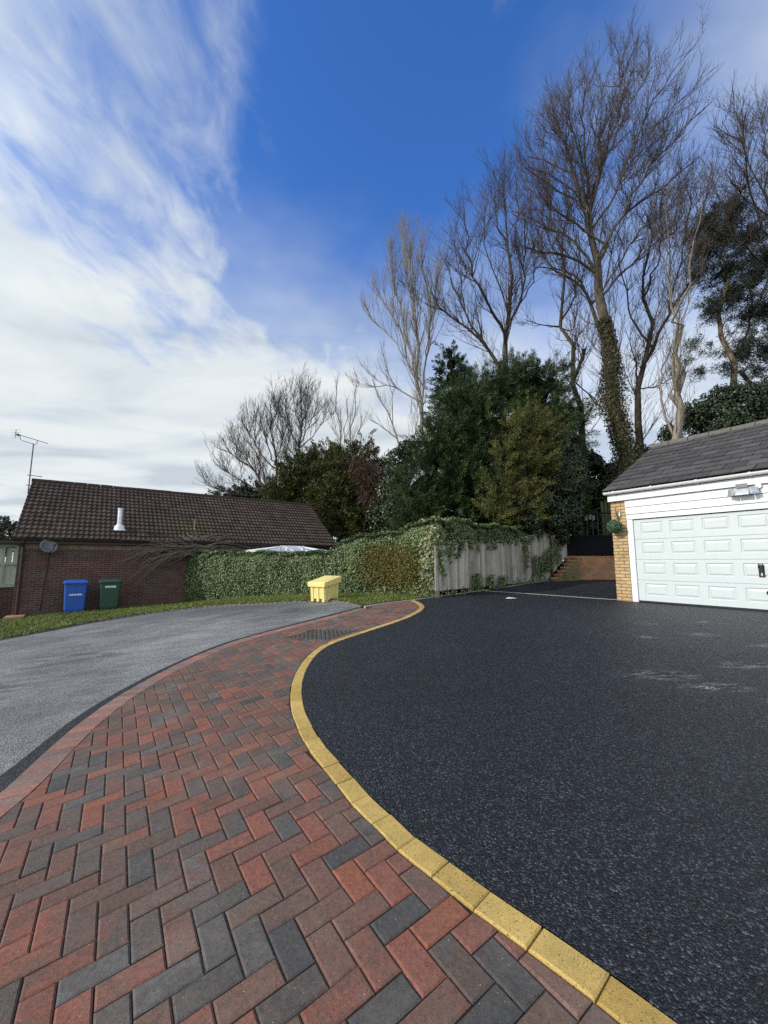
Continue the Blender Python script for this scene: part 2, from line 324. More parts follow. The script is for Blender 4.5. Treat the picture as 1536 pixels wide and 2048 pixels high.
def m_board():
    m, t, b = mat('weathered_board', .9, .2); co = t.n('ShaderNodeTexCoord').outputs['Object']; hue = t.n('ShaderNodeAttribute', attribute_name='hue').outputs['Fac']
    col = t.ramp(hue, [(0., (.27, .245, .205)), (.5, (.39, .36, .305)), (1., (.49, .455, .39))]); n = t.noise(t.map(co, (6, 6, .5)), 5., 6, .7)
    col = t.mix(.9, col, t.ramp(n, [(.28, .5), (.5, 1.), (.7, 1.2)]), 'MULTIPLY')
    gr = t.m('MULTIPLY', t.rng(t.noise(co, 1.7, 5, .7), .52, .66), .45); col = t.mix(gr, col, (.085, .085, .045))
    t.set(b.inputs['Base Color'], col); bump(t, b, n, .006); return m

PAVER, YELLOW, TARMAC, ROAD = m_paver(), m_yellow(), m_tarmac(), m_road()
SOIL = m_soil('dark_soil', (.018, .014, .010), (.05, .038, .026)); REDSOIL = m_soil('red_soil', (.045, .018, .010), (.12, .05, .028))
SAND = m_soil('jointing_sand', (.035, .027, .021), (.10, .078, .058), 40.); TURF = m_soil('turf', (.035, .045, .012), (.085, .095, .028), 14.)
FIELD = m_soil('field', (.05, .06, .025), (.09, .10, .04), .4)
CONC = plain('pale_concrete', (.36, .33, .28), .85, .25, 8., bmp=.003); STONE = plain('kerb_stone', (.135, .12, .10), .9, .4, 9., bmp=.006)
GRASSM = leafmat('grass_blades', (.06, .085, .014), (.17, .20, .035))
IVY = leafmat('ivy_leaves', (.028, .052, .016), (.15, .20, .068), .42, .45); IVYPALE = leafmat('pale_ivy_leaves', (.08, .10, .035), (.26, .28, .13), .45, .5)
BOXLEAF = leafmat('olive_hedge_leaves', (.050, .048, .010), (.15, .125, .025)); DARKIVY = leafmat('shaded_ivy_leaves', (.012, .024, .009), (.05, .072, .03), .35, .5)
CON_DARK = leafmat('dark_conifer_sprays', (.010, .024, .008), (.060, .095, .026)); CON_OLIVE = leafmat('olive_conifer_sprays', (.026, .034, .008), (.095, .095, .024))
CON_GOLD = leafmat('golden_conifer_sprays', (.018, .032, .008), (.125, .118, .025)); NEEDLE = leafmat('pine_needles', (.010, .015, .010), (.034, .040, .025))
RUSSET = leafmat('russet_leaves', (.045, .026, .018), (.13, .075, .05)); CORE = plain('shade_core', (.006, .009, .004), 1., .3, 6., .0)  # CORE is near-black: shade between the leaves put into the colour
BARK_DK = m_bark('dark_bark', (.030, .024, .018), (.085, .070, .050)); BARK_PALE = m_bark('pale_bark', (.14, .12, .09), (.30, .27, .22)); BARK_MID = m_bark('grey_bark', (.040, .032, .024), (.115, .095, .070))
TWIG_DK = plain('dark_twigs', (.050, .036, .028), .9, .3, 2.); TWIG_PALE = plain('pale_twigs', (.16, .135, .10), .9, .25, 2.); TWIG_MID = plain('mid_twigs', (.075, .056, .042), .9, .3, 2.)
PINEBARK = m_bark('pine_bark', (.075, .055, .036), (.22, .165, .11))
WHITE = plain('white_upvc', (.66, .675, .68), .35, .04, 3., .5); DOORW = plain('white_door_steel', (.47, .52, .522), .4, .03, 4., .5)
BLACK = plain('black_plastic', (.012, .012, .013), .45, .2); BLACKP = plain('black_paint', (.006, .007, .009), .85, .3, 5., .12); STEEL = plain('galvanised_steel', (.55, .57, .60), .38, .2, 9., .5, .85)
GREYM = plain('grey_metal', (.13, .135, .14), .5, .2, 8., .5, .3); BROWNP = plain('brown_plastic', (.040, .024, .020), .5, .2); WHITELBL = plain('white_label', (.75, .77, .78), .6, .06)
BLUEP = plain('blue_plastic', (.022, .085, .36), .5, .08, 3., .5); GREENP = plain('green_plastic', (.022, .065, .042), .45, .12, 3., .5); YELP = plain('yellow_plastic', (.66, .55, .20), .55, .14, 7., .4)
INK = plain('grey_ink', (.22, .24, .26), .7, .1)
HOUSEBR = brick('dark_brown_brick', (.068, .032, .025), (.105, .049, .038), (.15, .122, .105)); BUFFBR = brick('buff_brick', (.44, .295, .135), (.53, .375, .19), (.19, .145, .10))
ORANGEBR = brick('orange_brick', (.38, .18, .09), (.46, .235, .125), (.33, .23, .16), ms=.008); MOSSBR = brick('mossy_brick', (.20, .16, .08), (.26, .20, .10), (.14, .12, .07), stain=(.09, .10, .035))
SOLDIER = brick('buff_soldier_brick', (.20, .135, .085), (.26, .175, .11), (.13, .11, .095), rot=True, bw=.215, rh=.072)
TILE, SLATE, BOARD = m_tile(), m_slate(), m_board()
def m_glass():
    m, t, b = mat('window_glass', .06, .6); b.inputs['Base Color'].default_value = (.03, .04, .045, 1); return m
GLASS = m_glass(); POLYC = plain('milky_roof_sheet', (.50, .56, .62), .25, .08, 2., .5)
IRON = plain('cast_iron', (.065, .060, .053), .75, .5, 9., .35, .1, .002); MINT = plain('pale_green_blind', (.40, .45, .34), .6, .1)
# ------------------------------------------------------------------ ground, road, drive
AX, BX = np.array((.833, .553)), np.array((-.553, .833))            # the estate's building grid
YL = smooth_curve([(1.25, .35), (.93, .84), (.64, 1.22), (.46, 1.43), (.32, 1.58), (.19, 1.74), (.06, 1.89), (-.05, 2.07), (-.17, 2.24), (-.27, 2.43), (-.37, 2.61), (-.48, 2.8), (-.62, 3.11), (-.71, 3.34), (-.78, 3.54), (-.84, 3.76),
     (-.90, 4.02), (-.945, 4.35), (-.975, 4.75), (-.96, 5.15), (-.90, 5.52), (-.74, 5.82), (-.5, 6.07), (-.16, 6.41), (.18, 6.79), (.49, 7.34), (.68, 7.95), (.73, 8.4), (.71, 8.96), (.62, 9.55)], .03)
OUT = smooth_curve([(-1.8, -1.2), (-2.05, .2), (-2.2, 1.4), (-2.33, 2.2), (-2.40, 2.7), (-2.47, 2.93), (-2.57, 3.25), (-2.67, 3.6), (-2.78, 4.28), (-2.77, 5.07), (-2.62, 5.9), (-2.3, 6.55), (-1.84, 6.98), (-1.34, 7.41), (-.85, 7.87), (-.50, 8.36), (-.44, 8.46)], .03)
INN = offset(OUT, .205)
STRIP = smooth_curve([(-2.1, -1.2), (-2.38, .8), (-2.55, 2.2), (-2.63, 2.94), (-2.72, 3.3), (-2.88, 3.94), (-2.91, 4.65), (-2.84, 5.5), (-2.54, 6.5), (-1.95, 7.06), (-1.2, 7.78), (-.72, 8.3)], .1)
VERGE = smooth_curve([(-16, 5.5), (-12, 7.2), (-9.6, 8.4), (-8.5, 9.12), (-8.05, 9.75), (-7.6, 10.5), (-7.0, 11.05), (-6.16, 11.3), (-5.39, 11.38), (-4.5, 11.32), (-3.9, 11.1), (-2.78, 10.64), (-1.86, 10.27), (-1.25, 10.05), (-.85, 9.4), (-.55, 8.7), (-.47, 8.52)], .12)
EDGE = smooth_curve([(-.42, 8.52), (.0, 8.93), (.37, 9.30), (.7, 9.70), (2.81, 11.62), (6.19, 15.22), (6.9, 15.95)], .2, 2)
HB = [(-7.75, 16.3), (-6.5, 15.35), (-5.11, 14.4), (-1.97, 12.5), (.43, 10.9), (1.3, 10.1)]       # foot of the hedge

gx = np.r_[-900, -500, -250, -120, -60, -40, np.arange(-28, 28.1, .5), 40, 60, 120, 250, 500, 900]
gy = np.r_[-500, -200, -80, -30, np.arange(-12, 34.1, .5), 45, 70, 120, 250, 500, 1200]
XX, YY = np.meshgrid(gx, gy); nx_, ny_ = len(gx), len(gy)
ii = (np.arange(ny_-1)[:, None]*nx_+np.arange(nx_-1)).ravel()
tag(npmesh('ground', np.c_[XX.ravel(), YY.ravel(), h(XX.ravel(), YY.ravel())-.09], np.c_[ii, ii+1, ii+nx_+1, ii+nx_], FIELD, smooth=True), kind='structure')
sheet('road', np.vstack([STRIP, VERGE[::-1], [(-18, 3), (-18, -6), (-2.0, -6)]]), ROAD, -.022)
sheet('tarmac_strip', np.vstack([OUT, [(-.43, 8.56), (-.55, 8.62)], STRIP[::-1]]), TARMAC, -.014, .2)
YR = offset(YL, .105)
DRV = np.vstack([YR[:-1], [(.72, 9.72)], EDGE[(EDGE[:, 1] > 9.75)], [(7.6, 16.35), (14, 16.35), (14, -3), (3.5, -3), (1.8, -.6)]])
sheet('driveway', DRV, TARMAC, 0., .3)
sheet('paving_bed', np.vstack([INN, EDGE[EDGE[:, 1] < 9.7], YL[::-1], [(1.7, -.4), (1.9, -1.2)]]), SAND, -.0085, .2)
sheet('grass_verge', np.vstack([VERGE, EDGE[EDGE[:, 1] < 9.75], [(1.35, 10.2)], HB[::-1], [(-7.95, 16.75), (-12.5, 13.45), (-14, 12.4), (-18, 10.5)]]), TURF, .03, .3)
sheet('soil_bed', np.vstack([EDGE[EDGE[:, 1] > 9.7], [(7.1, 16.1), (6.3, 15.55), (1.3, 10.3)]]), REDSOIL, .012, .3)
sheet('garden_bank', [(7.4, 16.5), (15, 16.5), (15, 30), (3, 30), (4.5, 17.5), (6.4, 16.6)], SOIL, 0., 1., zf=lambda x, y: 1.5+.03*(y-16))
# thin pale edgings, the kerb of small setts and the drain line: strips with real thickness that follow the ground
def ribbon(name, P, wd, z0, z1, m, kind='structure', left=0.):
    A, B = offset(P, -left), offset(P, wd-left); za, zb = h(A[:, 0], A[:, 1]), h(B[:, 0], B[:, 1]); mb = MB()
    mb.loft([[(a[0], a[1], p+z0), (b[0], b[1], r+z0), (b[0], b[1], r+z1), (a[0], a[1], p+z1)] for a, b, p, r in zip(A, B, za, zb)])
    return tag(mb.build(name, m), kind=kind)
ribbon('concrete_edging', EDGE, .05, -.05, .018, CONC)
CH = smooth_curve([(2.86, 11.62), (5.52, 9.67), (5.86, 9.40)], .3, 0); ribbon('drain_channel', CH, .06, -.04, .006, CONC)
ribbon('garage_threshold', smooth_curve([(5.90, 9.37), (8.7, 5.1)], .4, 0), .05, -.04, .007, CONC)
# pavers: every block a bevelled solid in a 90 degree herringbone, cut along the two borders
O2, U2, V2 = np.array((-.7423, 1.7182)), np.array((.0828, .0549)), np.array((.0551, -.0834))
TONES = {'r': (.205, .075, .052), 'o': (.230, .080, .045), 'b': (.145, .070, .053), 'n': (.118, .071, .052), 'p': (.097, .068, .057), 'g': (.076, .071, .066), 'c': (.052, .052, .052), 'l': (.11, .108, .104)}
KNOWN = {('V', 0, 1): 'gg', ('V', 1, 2): 'gl', ('V', 2, 3): 'cc', ('V', 3, 4): 'nb', ('V', 4, 5): 'nr', ('V', 5, 6): 'rr', ('V', 6, 7): 'gn', ('V', 7, 8): 'cg', ('V', 1, -2): 'bn', ('V', 2, -1): 'rr', ('V', 3, 0): 'np', ('V', 4, 1): 'bb', ('V', 5, 2): 'oo', ('V', 6, 3): 'rr', ('V', 7, 4): 'pb',
         ('H', 0, 0): 'gg', ('H', 1, 1): 'np', ('H', 2, 2): 'pb', ('H', 3, 3): 'bn', ('H', -1, -1): 'ng', ('H', -1, 3): 'gg', ('H', 0, 4): 'bn', ('H', 1, 5): 'cp', ('H', 2, 6): 'rb', ('H', 3, 7): 'cg', ('H', 5, 5): 'cc', ('H', 6, 6): 'oo', ('H', 4, 4): 'bn', ('H', 4, 0): 'rr', ('H', 5, 1): 'cc', ('H', 6, 2): 'rb', ('H', 4, 8): 'bn', ('H', 5, 9): 'cc',
         ('V', 4, -3): 'gg', ('V', 5, -2): 'rr', ('V', 6, -1): 'bn', ('V', 7, 0): 'cp', ('V', 3, -4): 'rr', ('V', 2, -5): 'gn', ('V', 1, -6): 'rb', ('H', 3, -1): 'bn', ('H', 2, -2): 'bp', ('H', 1, -3): 'rb', ('H', 4, -4): 'pb', ('H', 5, -3): 'gr', ('H', 6, -2): 'bn', ('V', 0, -3): 'lb', ('V', -1, 0): 'nb', ('V', -2, -1): 'gp'}
def clip(poly, p, nrm):                          # keep the side where (x-p).nrm >= 0
    out = []; d = [(v-p)@nrm for v in poly]
    for i in range(len(poly)):
        a, b, da, db = poly[i], poly[(i+1) % len(poly)], d[i], d[(i+1) % len(poly)]
        if da >= 0: out.append(a)
        if da*db < 0: out.append(a+(b-a)*da/(da-db))
    return out
def inset(poly, k):
    n = len(poly); out = []
    for i in range(n):
        p0, p1, p2 = poly[i-1], poly[i], poly[(i+1) % n]; a = p1-p0; b = p2-p1; la, lb = np.linalg.norm(a), np.linalg.norm(b)
        if la < 1e-6 or lb < 1e-6: out.append(p1); continue
        na, nb = np.array((-a[1], a[0]))/la, np.array((-b[1], b[0]))/lb; s = na+nb; out.append(p1+s*k/max(.35, 1+na@nb))
    return out
def area(p): return .5*sum(p[i-1][0]*p[i][1]-p[i][0]*p[i-1][1] for i in range(len(p)))
class Blocks:                                    # many small bevelled blocks in one surface
    def __init__(s): s.V = []; s.T = []; s.Q = []; s.ta = []; s.qa = []
    def add(s, poly, attr, top=0., bev=.0062, drop=.0045, depth=.03, tilt=.0012):
        poly = [np.asarray(p, float) for p in poly]
        if len(poly) < 3: return
        if area(poly) < 0: poly = poly[::-1]
        P2 = inset(poly, bev)
        if area(P2) < 4e-4: return
        o = np.array(poly); i_ = np.array(P2); c = o.mean(0); tx, ty = rng.normal(0, tilt/.1, 2); dz = rng.normal(0, .0008)
        zt = lambda P, k: h(P[:, 0], P[:, 1])+top+dz+(P-c)@np.array((tx, ty))+k
        b = len(s.V)
        for P, k in ((o, -depth), (o, -drop), (i_, 0.)): s.V += [tuple(v) for v in np.c_[P, zt(P, k)]]
        n = len(poly)
        for j in range(n):
            a, e = j, (j+1) % n
            for r in (0, n): s.Q.append((b+r+a, b+r+e, b+r+n+e, b+r+n+a)); s.qa.append(attr)
        for j in range(1, n-1): s.T.append((b+2*n, b+2*n+j, b+2*n+j+1)); s.ta.append(attr)
    def build(s, name, m, keys):
        A = s.qa+s.ta; at_ = {k: np.array([x[i] for x in A]) for i, k in enumerate(keys)}
        return tag(npmesh(name, s.V, [s.Q, s.T], m, attrs=at_), kind='structure')
YT = np.gradient(YL, axis=0); YT /= np.linalg.norm(YT, axis=1)[:, None]; IT = np.gradient(INN, axis=0); IT /= np.linalg.norm(IT, axis=1)[:, None]
E2 = EDGE[EDGE[:, 1] < 9.75]; ET = np.gradient(E2, axis=0); ET /= np.linalg.norm(ET, axis=1)[:, None]
MAN = np.array([(-1.50, 6.30), (-1.10, 6.70), (-.44, 6.32), (-.79, 5.92)])
bl = Blocks()
region = np.vstack([INN, E2, YL[::-1]])
for mm in range(-40, 40):
    for k in range(-60, 60):
        for typ in 'HV':
            u, v = (k+2*mm, k-2*mm) if typ == 'H' else (k+2*mm, k+1-2*mm)
            du, dv = (2, 1) if typ == 'H' else (1, 2); cen = O2+U2*(u+du/2)+V2*(v+dv/2)
            if not (-3.2 < cen[0] < 1.5 and .3 < cen[1] < 9.8): continue
            jt = .020 if rng.random() < .85 else .030
            poly = [O2+U2*a+V2*b for a, b in ((u+jt, v+jt), (u+du-jt, v+jt), (u+du-jt, v+dv-jt), (u+jt, v+dv-jt))]
            pin = inside(np.array(poly+[cen]), region)
            dY = np.linalg.norm(YL-cen, axis=1); dI = np.linalg.norm(INN-cen, axis=1); dE = np.linalg.norm(E2-cen, axis=1)
            if not pin.any(): continue
            if min(dY.min(), dI.min(), dE.min()) < .14:
                i = dY.argmin(); j = dI.argmin(); e = dE.argmin()
                if dY[i] < .14: poly = clip(poly, YL[i]-.004*np.array((YT[i][1], -YT[i][0])), np.array((-YT[i][1], YT[i][0])))
                if dI[j] < .14 and len(poly) > 2: poly = clip(poly, INN[j]+.004*np.array((IT[j][1], -IT[j][0])), np.array((IT[j][1], -IT[j][0])))
                if dE[e] < .14 and len(poly) > 2: poly = clip(poly, E2[e]+.004*np.array((ET[e][1], -ET[e][0])), np.array((ET[e][1], -ET[e][0])))
            if len(poly) < 3: continue
            cn = np.mean(poly, 0)
            if inside(cn[None], MAN)[0]: continue
            if np.linalg.norm(MAN.mean(0)-cn) < .75:
                M0 = MAN
                for i in range(4):               # trim to the cover frame: keep the outer side of the nearest frame edge
                    a, b = M0[i], M0[(i+1) % 4]; t_ = (b-a)/np.linalg.norm(b-a); nr = np.array((-t_[1], t_[0]))
                    if (cn-a)@nr > 0 and -.02 < (cn-a)@t_ < np.linalg.norm(b-a)+.02: poly = clip(poly, a+nr*.004, nr); break
                if len(poly) < 3: continue
            code = KNOWN.get((typ, u, v))
            if not code:
                x = rng.random(); code = 'rr' if x < .10 else 'rb' if x < .17 else 'rn' if x < .27 else 'bg' if x < .34 else 'bn' if x < .52 else 'np' if x < .64 else 'pg' if x < .77 else 'gn' if x < .87 else 'cg' if x < .92 else 'lg' if x < .955 else 'ob'
            j = rng.uniform(.88, 1.12)
            bl.add(poly, (tuple(np.array(TONES[code[0]])*j), tuple(np.array(TONES[code[1]])*j*rng.uniform(.9, 1.1))))
bl.build('block_paving', PAVER, ('tone', 'tone2'))
# soldier course of red blocks laid crosswise along the road
sl = Blocks(); s_ = np.r_[0, np.cumsum(np.linalg.norm(np.diff(OUT, axis=0), axis=1))]; tt = np.arange(1.2, s_[-1]-.02, .103)
for t0, t1 in zip(tt[:-1], tt[1:]):
    f = lambda P, t: np.array((np.interp(t, s_, P[:, 0]), np.interp(t, s_, P[:, 1])))
    code = rng.choice(list('rrrobbnnpg')); jx = rng.uniform(.95, 1.25); c = np.array(TONES[code])*jx*.85+np.array((.12, .082, .074))*.75
    sl.add([f(OUT, t0+.0015), f(INN, t0+.0015), f(INN, t1-.0015), f(OUT, t1-.0015)], (tuple(c), tuple(c*rng.uniform(.75, 1.1))), bev=.003, drop=.002)
sl.build('border_course', PAVER, ('tone', 'tone2'))
# buff blocks laid end to end along the sweep of the drive
yb = Blocks(); s_ = np.r_[0, np.cumsum(np.linalg.norm(np.diff(YL, axis=0), axis=1))]; d0 = s_[np.linalg.norm(YL-np.array((.587, 1.277)), axis=1).argmin()]
YR2 = offset(YL, .103); tt = np.arange(d0-.205*5, s_[-1]+.05, .205)
for t0, t1 in zip(tt[:-1], tt[1:]):
    t1 = min(t1, s_[-1])
    if t1-t0 < .04: continue
    f = lambda P, t: np.array((np.interp(t, s_, P[:, 0]), np.interp(t, s_, P[:, 1])))
    g_ = rng.uniform(.0018, .0035); jo = rng.normal(0, .0015, 2); q0 = [p+jo for p in (f(YL, t0+g_), f(YL, (t0+t1)/2), f(YL, t1-g_), f(YR2, t1-g_), f(YR2, (t0+t1)/2), f(YR2, t0+g_))]
    yb.add(q0[::1], (float(rng.random()),), top=.003, bev=.006, drop=.005)
yb.build('yellow_border', YELLOW, ('hue',))
# small setts along the grass
kb = Blocks(); P = VERGE[VERGE[:, 0] > -15]; s_ = np.r_[0, np.cumsum(np.linalg.norm(np.diff(P, axis=0), axis=1))]; Q = offset(P, -.10)
for t0 in np.arange(0, s_[-1]-.1, .15):
    f = lambda P, t: np.array((np.interp(t, s_, P[:, 0]), np.interp(t, s_, P[:, 1])))
    kb.add([f(P, t0+.006), f(P, t0+.144), f(Q, t0+.144), f(Q, t0+.006)], (float(rng.random()),), top=.025+rng.uniform(-.012, .012), bev=.012, drop=.012, depth=.07, tilt=.004)
kb.build('verge_kerb', STONE, ('hue',))
# inspection cover sunk in the paving, its checker plate filled with ribs
mc = thing('manhole_cover', 'diamond shaped dark metal inspection cover set in the red block paving', 'manhole cover')
def cover(k0, k1, z0, z1):
    c = MAN.mean(0); f = lambda k: [(*(c+(p-c)*k), float(h(*(c+(p-c)*k)))) for p in MAN]
    return f(k0), f(k1), z0, z1
mb = MB(); c = MAN.mean(0)
ring = lambda k, z: [(p[0], p[1], float(h(p[0], p[1]))+z) for p in [c+(q_-c)*k for q_ in MAN[::-1]]]
mb.loft([ring(.985, -.05), ring(.985, .001), ring(.945, .001), ring(.945, -.05)], False, False); mb.build('frame', IRON, mc)
mb = MB(); mb.loft([ring(.935, -.06), ring(.935, -.0035)])
e1, e2 = MAN[1]-MAN[0], MAN[3]-MAN[0]
for i in range(13):
    for j in range(18):
        a = (i+.5)/13; b = (j+.5)/18; cpt = c+((MAN[0]+e1*a+e2*b)-c)*.9; dr = (U2+V2)/.14 if (i+j) % 2 else (U2-V2)/.14; pr = np.array((-dr[1], dr[0])); z = float(h(*cpt))
        pts = [cpt+dr*.024, cpt+pr*.009, cpt-dr*.024, cpt-pr*.009]; mb.loft([[(p[0], p[1], z-.005) for p in pts], [(p[0], p[1], z+.004) for p in [cpt+(x-cpt)*.6 for x in pts]]], False)
mb.build('plate', IRON, mc)
# scrap of white paper on the drive
mb = MB(); Pp = np.array([(2.86, 9.60), (2.97, 9.72), (3.16, 9.66), (3.06, 9.52)]); zz = [.012, .03, .01, .022]
mb.loft([[(p[0], p[1], float(h(*p))+z) for p, z in zip(Pp, zz)], [(p[0], p[1], float(h(*p))+z+.004) for p, z in zip(Pp, zz)]])
tag(mb.build('paper_scrap', WHITE), 'small scrap of white paper lying on the dark drive', 'paper')
# grass blades
poly = np.vstack([VERGE, E2, [(1.35, 10.2)], HB[::-1], [(-7.95, 16.75), (-12.5, 13.45), (-14, 12.4), (-18, 10.5)]])
G = rng.uniform((-14.5, 7.5), (1.4, 16.8), (150000, 2)); G = G[inside(G, poly)][:46000]
nG = len(G); hgt = rng.uniform(.025, .06, nG)*(1+.9*(rng.random(nG) < .06)); ang = rng.uniform(0, 6.28, nG); wd = .008
zb = h(G[:, 0], G[:, 1])+.026; dx, dy = np.cos(ang)*wd, np.sin(ang)*wd; lean = rng.normal(0, .45, (nG, 2))*hgt[:, None]
V = np.stack([np.c_[G[:, 0]-dx, G[:, 1]-dy, zb], np.c_[G[:, 0]+dx, G[:, 1]+dy, zb], np.c_[G+lean, zb+hgt]], 1).reshape(-1, 3)
tag(npmesh('grass', V, np.arange(nG*3).reshape(-1, 3), GRASSM, attrs={'hue': np.clip(rng.normal(.5, .22, nG)+.25*np.sin(G[:, 0]*1.7)*np.cos(G[:, 1]*2.1), 0, 1)}), kind='stuff')
# ------------------------------------------------------------------ bungalow (local x along the wall, y towards its back)
HR = math.atan2(.588, .809); HO = (-12.2, 13.4)
ho = thing('bungalow', 'low dark brick bungalow with brown tiled roof beyond the road', 'house', (HO[0], HO[1], 0), HR)
def hw(x, y, z=0.):                              # bungalow frame -> world
    return Vector((HO[0]+.809*x-.588*y, HO[1]+.588*x+.809*y, z))
LW, DP, ZE, ZR = 11.85, 6., 2.14, 4.55; YE = -.22; SL = (ZR-ZE)/(DP/2-YE); TH = math.atan(SL)
mb = MB()
mb.add([(0, 0, -1.), (LW, 0, -1.), (LW, 0, 2.12), (0, 0, 2.12), (0, DP, -1.), (LW, DP, -1.), (LW, DP, 2.12), (0, DP, 2.12), (0, DP/2, 4.4), (LW, DP/2, 4.4)],
       [(0, 1, 2, 3), (4, 7, 6, 5), (0, 3, 8, 7, 4), (1, 5, 6, 9, 2)])
mb.build('wall', HOUSEBR, ho)
mb = MB(); mb.box(.1, LW, -.006, .0, 1.775, 1.95); mb.build('soldier_course', SOLDIER, ho)
def tiled_slope(x0, x1, y0, z0, th, length, rows, tw, amp, thick, name, m, parent, profile):
    g_ = length/rows; per = 6; n = int(round((x1-x0)/tw))*per; xs = np.linspace(x0, x1, n+1); wave = profile(((xs-x0)/tw) % 1.)*amp
    V = []; F = []; hue = []; c_, s_ = math.cos(th), math.sin(th)
    for r in range(rows):
        th_ = np.repeat(rng.random(n//per//2+2), 2)[:n//per+1]; jit = np.repeat(np.repeat(rng.normal(0, .005, n//per//2+2), 2)[:n//per+1], per)[:n+1]; b = len(V)
        for t, off in ((r*g_-.05, 0.), (r*g_-.05, thick), (r*g_+g_+.02, .006)):
            tt_ = t+jit; oo = wave+off
            V += list(zip(xs, y0+tt_*c_-oo*s_, z0+tt_*s_+oo*c_))
        k = n+1
        for lv in (0, 1):
            for i in range(n): F.append((b+lv*k+i, b+lv*k+i+1, b+(lv+1)*k+i+1, b+(lv+1)*k+i)); hue.append(th_[i//per])
    return npmesh(name, V, np.array(F), m, parent, attrs={'hue': np.array(hue)}, smooth=False)
def pantile(u): return np.where(u < .42, np.sin(u/.42*np.pi), -.28*np.sin((u-.42)/.58*np.pi))
rf = tiled_slope(-.14, LW+.14, YE, ZE, TH, math.hypot(DP/2-YE, ZR-ZE), 15, .16, .024, .060, 'roof', TILE, ho, pantile)
mb = MB(); mb.add([(-.14, DP/2, ZR), (LW+.14, DP/2, ZR), (LW+.14, DP+.22, ZE), (-.14, DP+.22, ZE), (-.14, DP/2, ZR-.1), (LW+.14, DP/2, ZR-.1), (LW+.14, DP+.22, ZE-.1), (-.14, DP+.22, ZE-.1)], [(0, 1, 2, 3), (4, 7, 6, 5), (0, 3, 7, 4), (1, 5, 6, 2), (2, 6, 7, 3)])
mb.build('back_slope', TILE, rf)
mb = MB(); mb.add([(-.12, YE+.05, ZE-.09), (LW+.12, YE+.05, ZE-.09), (LW+.12, DP/2, ZR-.09), (-.12, DP/2, ZR-.09), (-.12, YE+.05, ZE-.02), (LW+.12, YE+.05, ZE-.02), (LW+.12, DP/2, ZR-.02), (-.12, DP/2, ZR-.02)], [(0, 3, 2, 1), (4, 5, 6, 7), (0, 1, 5, 4), (1, 2, 6, 5), (0, 4, 7, 3)])
mb.build('bargeboard', BROWNP, ho)
mb = MB(); n = 27
for i in range(n):
    x0 = -.16+i*(LW+.32)/n; x1 = x0+(LW+.32)/n-.012; dz = random.uniform(-.006, .006)
    mb.loft([[(x, DP/2+.12*math.cos(a), ZR-.03+dz+.13*math.sin(a)) for a in np.linspace(-.15, math.pi+.15, 9)] for x in (x0, x1)])
mb.build('ridge_tiles', TILE, rf)
mb = MB(); mb.box(-.10, LW+.1, -.17, -.145, 1.95, 2.11); mb.box(-.10, LW+.1, -.145, -.002, 1.95, 1.965); mb.build('fascia', BROWNP, ho)
mb = MB(); mb.loft([[(x, -.235+.058*math.cos(a), 2.10+.058*math.sin(a)) for a in np.linspace(math.pi, 2*math.pi, 8)]+[(x, -.235+.048*math.cos(a), 2.10+.048*math.sin(a)) for a in np.linspace(2*math.pi, math.pi, 8)] for x in (-.15, LW+.12)])
mb.build('gutter', BROWNP, ho, smooth=False)
mb = MB(); mb.tube([(.12, -.235, 2.06), (.12, -.22, 1.98), (.12, -.06, 1.82), (.12, -.06, -.42), (.12, -.12, -.5)], .038, 10)
for z in (1.5, .6): mb.box(.07, .17, -.105, -.0, z, z+.03)
mb.build('downpipe', BROWNP, ho)
mb = MB(); mb.box(-.12, .38, -.55, .0, -.8, -.42); mb.box(-.10, .36, -.53, -.02, -.42, -.40)
mb.build('drain_surround', ORANGEBR, ho, bevel=.01)
fl = thing('flue_pipe', 'shiny steel flue pipe with flared base on the brown tiled roof', 'flue pipe', hw(2.78, .34, 2.50))
mb = MB(); mb.lathe([(.24, .0), (.235, .03), (.20, .06), (.17, .12), (.165, .19), (.12, .21), (.115, .25)], k=24); mb.build('flashing', WHITE, fl, smooth=True)
mb = MB(); mb.lathe([(.098, .2), (.098, .50), (.104, .505), (.104, .53), (.098, .535), (.098, .80), (.112, .81), (.112, .86), (.085, .885), (.0, .89)], k=24); mb.build('pipe', STEEL, fl, smooth=False)
vp = thing('vent_pipe', 'thin pinkish brown vent pipe standing on mossy roof tiles', 'vent pipe', hw(5.46, .52, 2.6))
mb = MB(); mb.tube([(0, 0, 0), (0, 0, .52)], .036, 10); mb.build('pipe', plain('vent_plastic', (.19, .115, .095), .6, .15), vp)
mb = MB(); mb.lathe([(.16, 0), (.13, .05), (.05, .09), (.045, .13)]); mb.build('collar', CONC, vp, smooth=True)
# satellite dish with its cable
dn = thing('satellite_dish', 'dark grey satellite dish on the brick wall near the downpipe', 'satellite dish', hw(.80, -.30, 1.86), HR)
bmd = MB(); ax = Vector((.42, -.86, .30)).normalized(); sx_ = ax.cross(Vector((0, 0, 1))).normalized(); sy_ = sx_.cross(ax)
f = lambda r, a, d: tuple(sx_*(r*math.cos(a))+sy_*(r*.92*math.sin(a))+ax*d)
A = [2*math.pi*i/28 for i in range(28)]
bmd.loft([[f(r, a, .30*r*r*2-.03) for a in A] for r in (.02, .09, .16, .22, .262)]+[[f(r, a, .30*r*r*2-.045) for a in A] for r in (.265, .22, .16, .09, .02)])
bmd.build('dish', GREYM, dn, smooth=True)
mb = MB(); mb.tube([f(.25, -1.57, .02), f(.22, -1.57, .28), f(.10, -1.57, .36)], .013, 6); mb.tube([f(.10, -1.57, .40), f(.08, -1.57, .30)], .03, 8); mb.build('feed_arm', BLACK, dn)
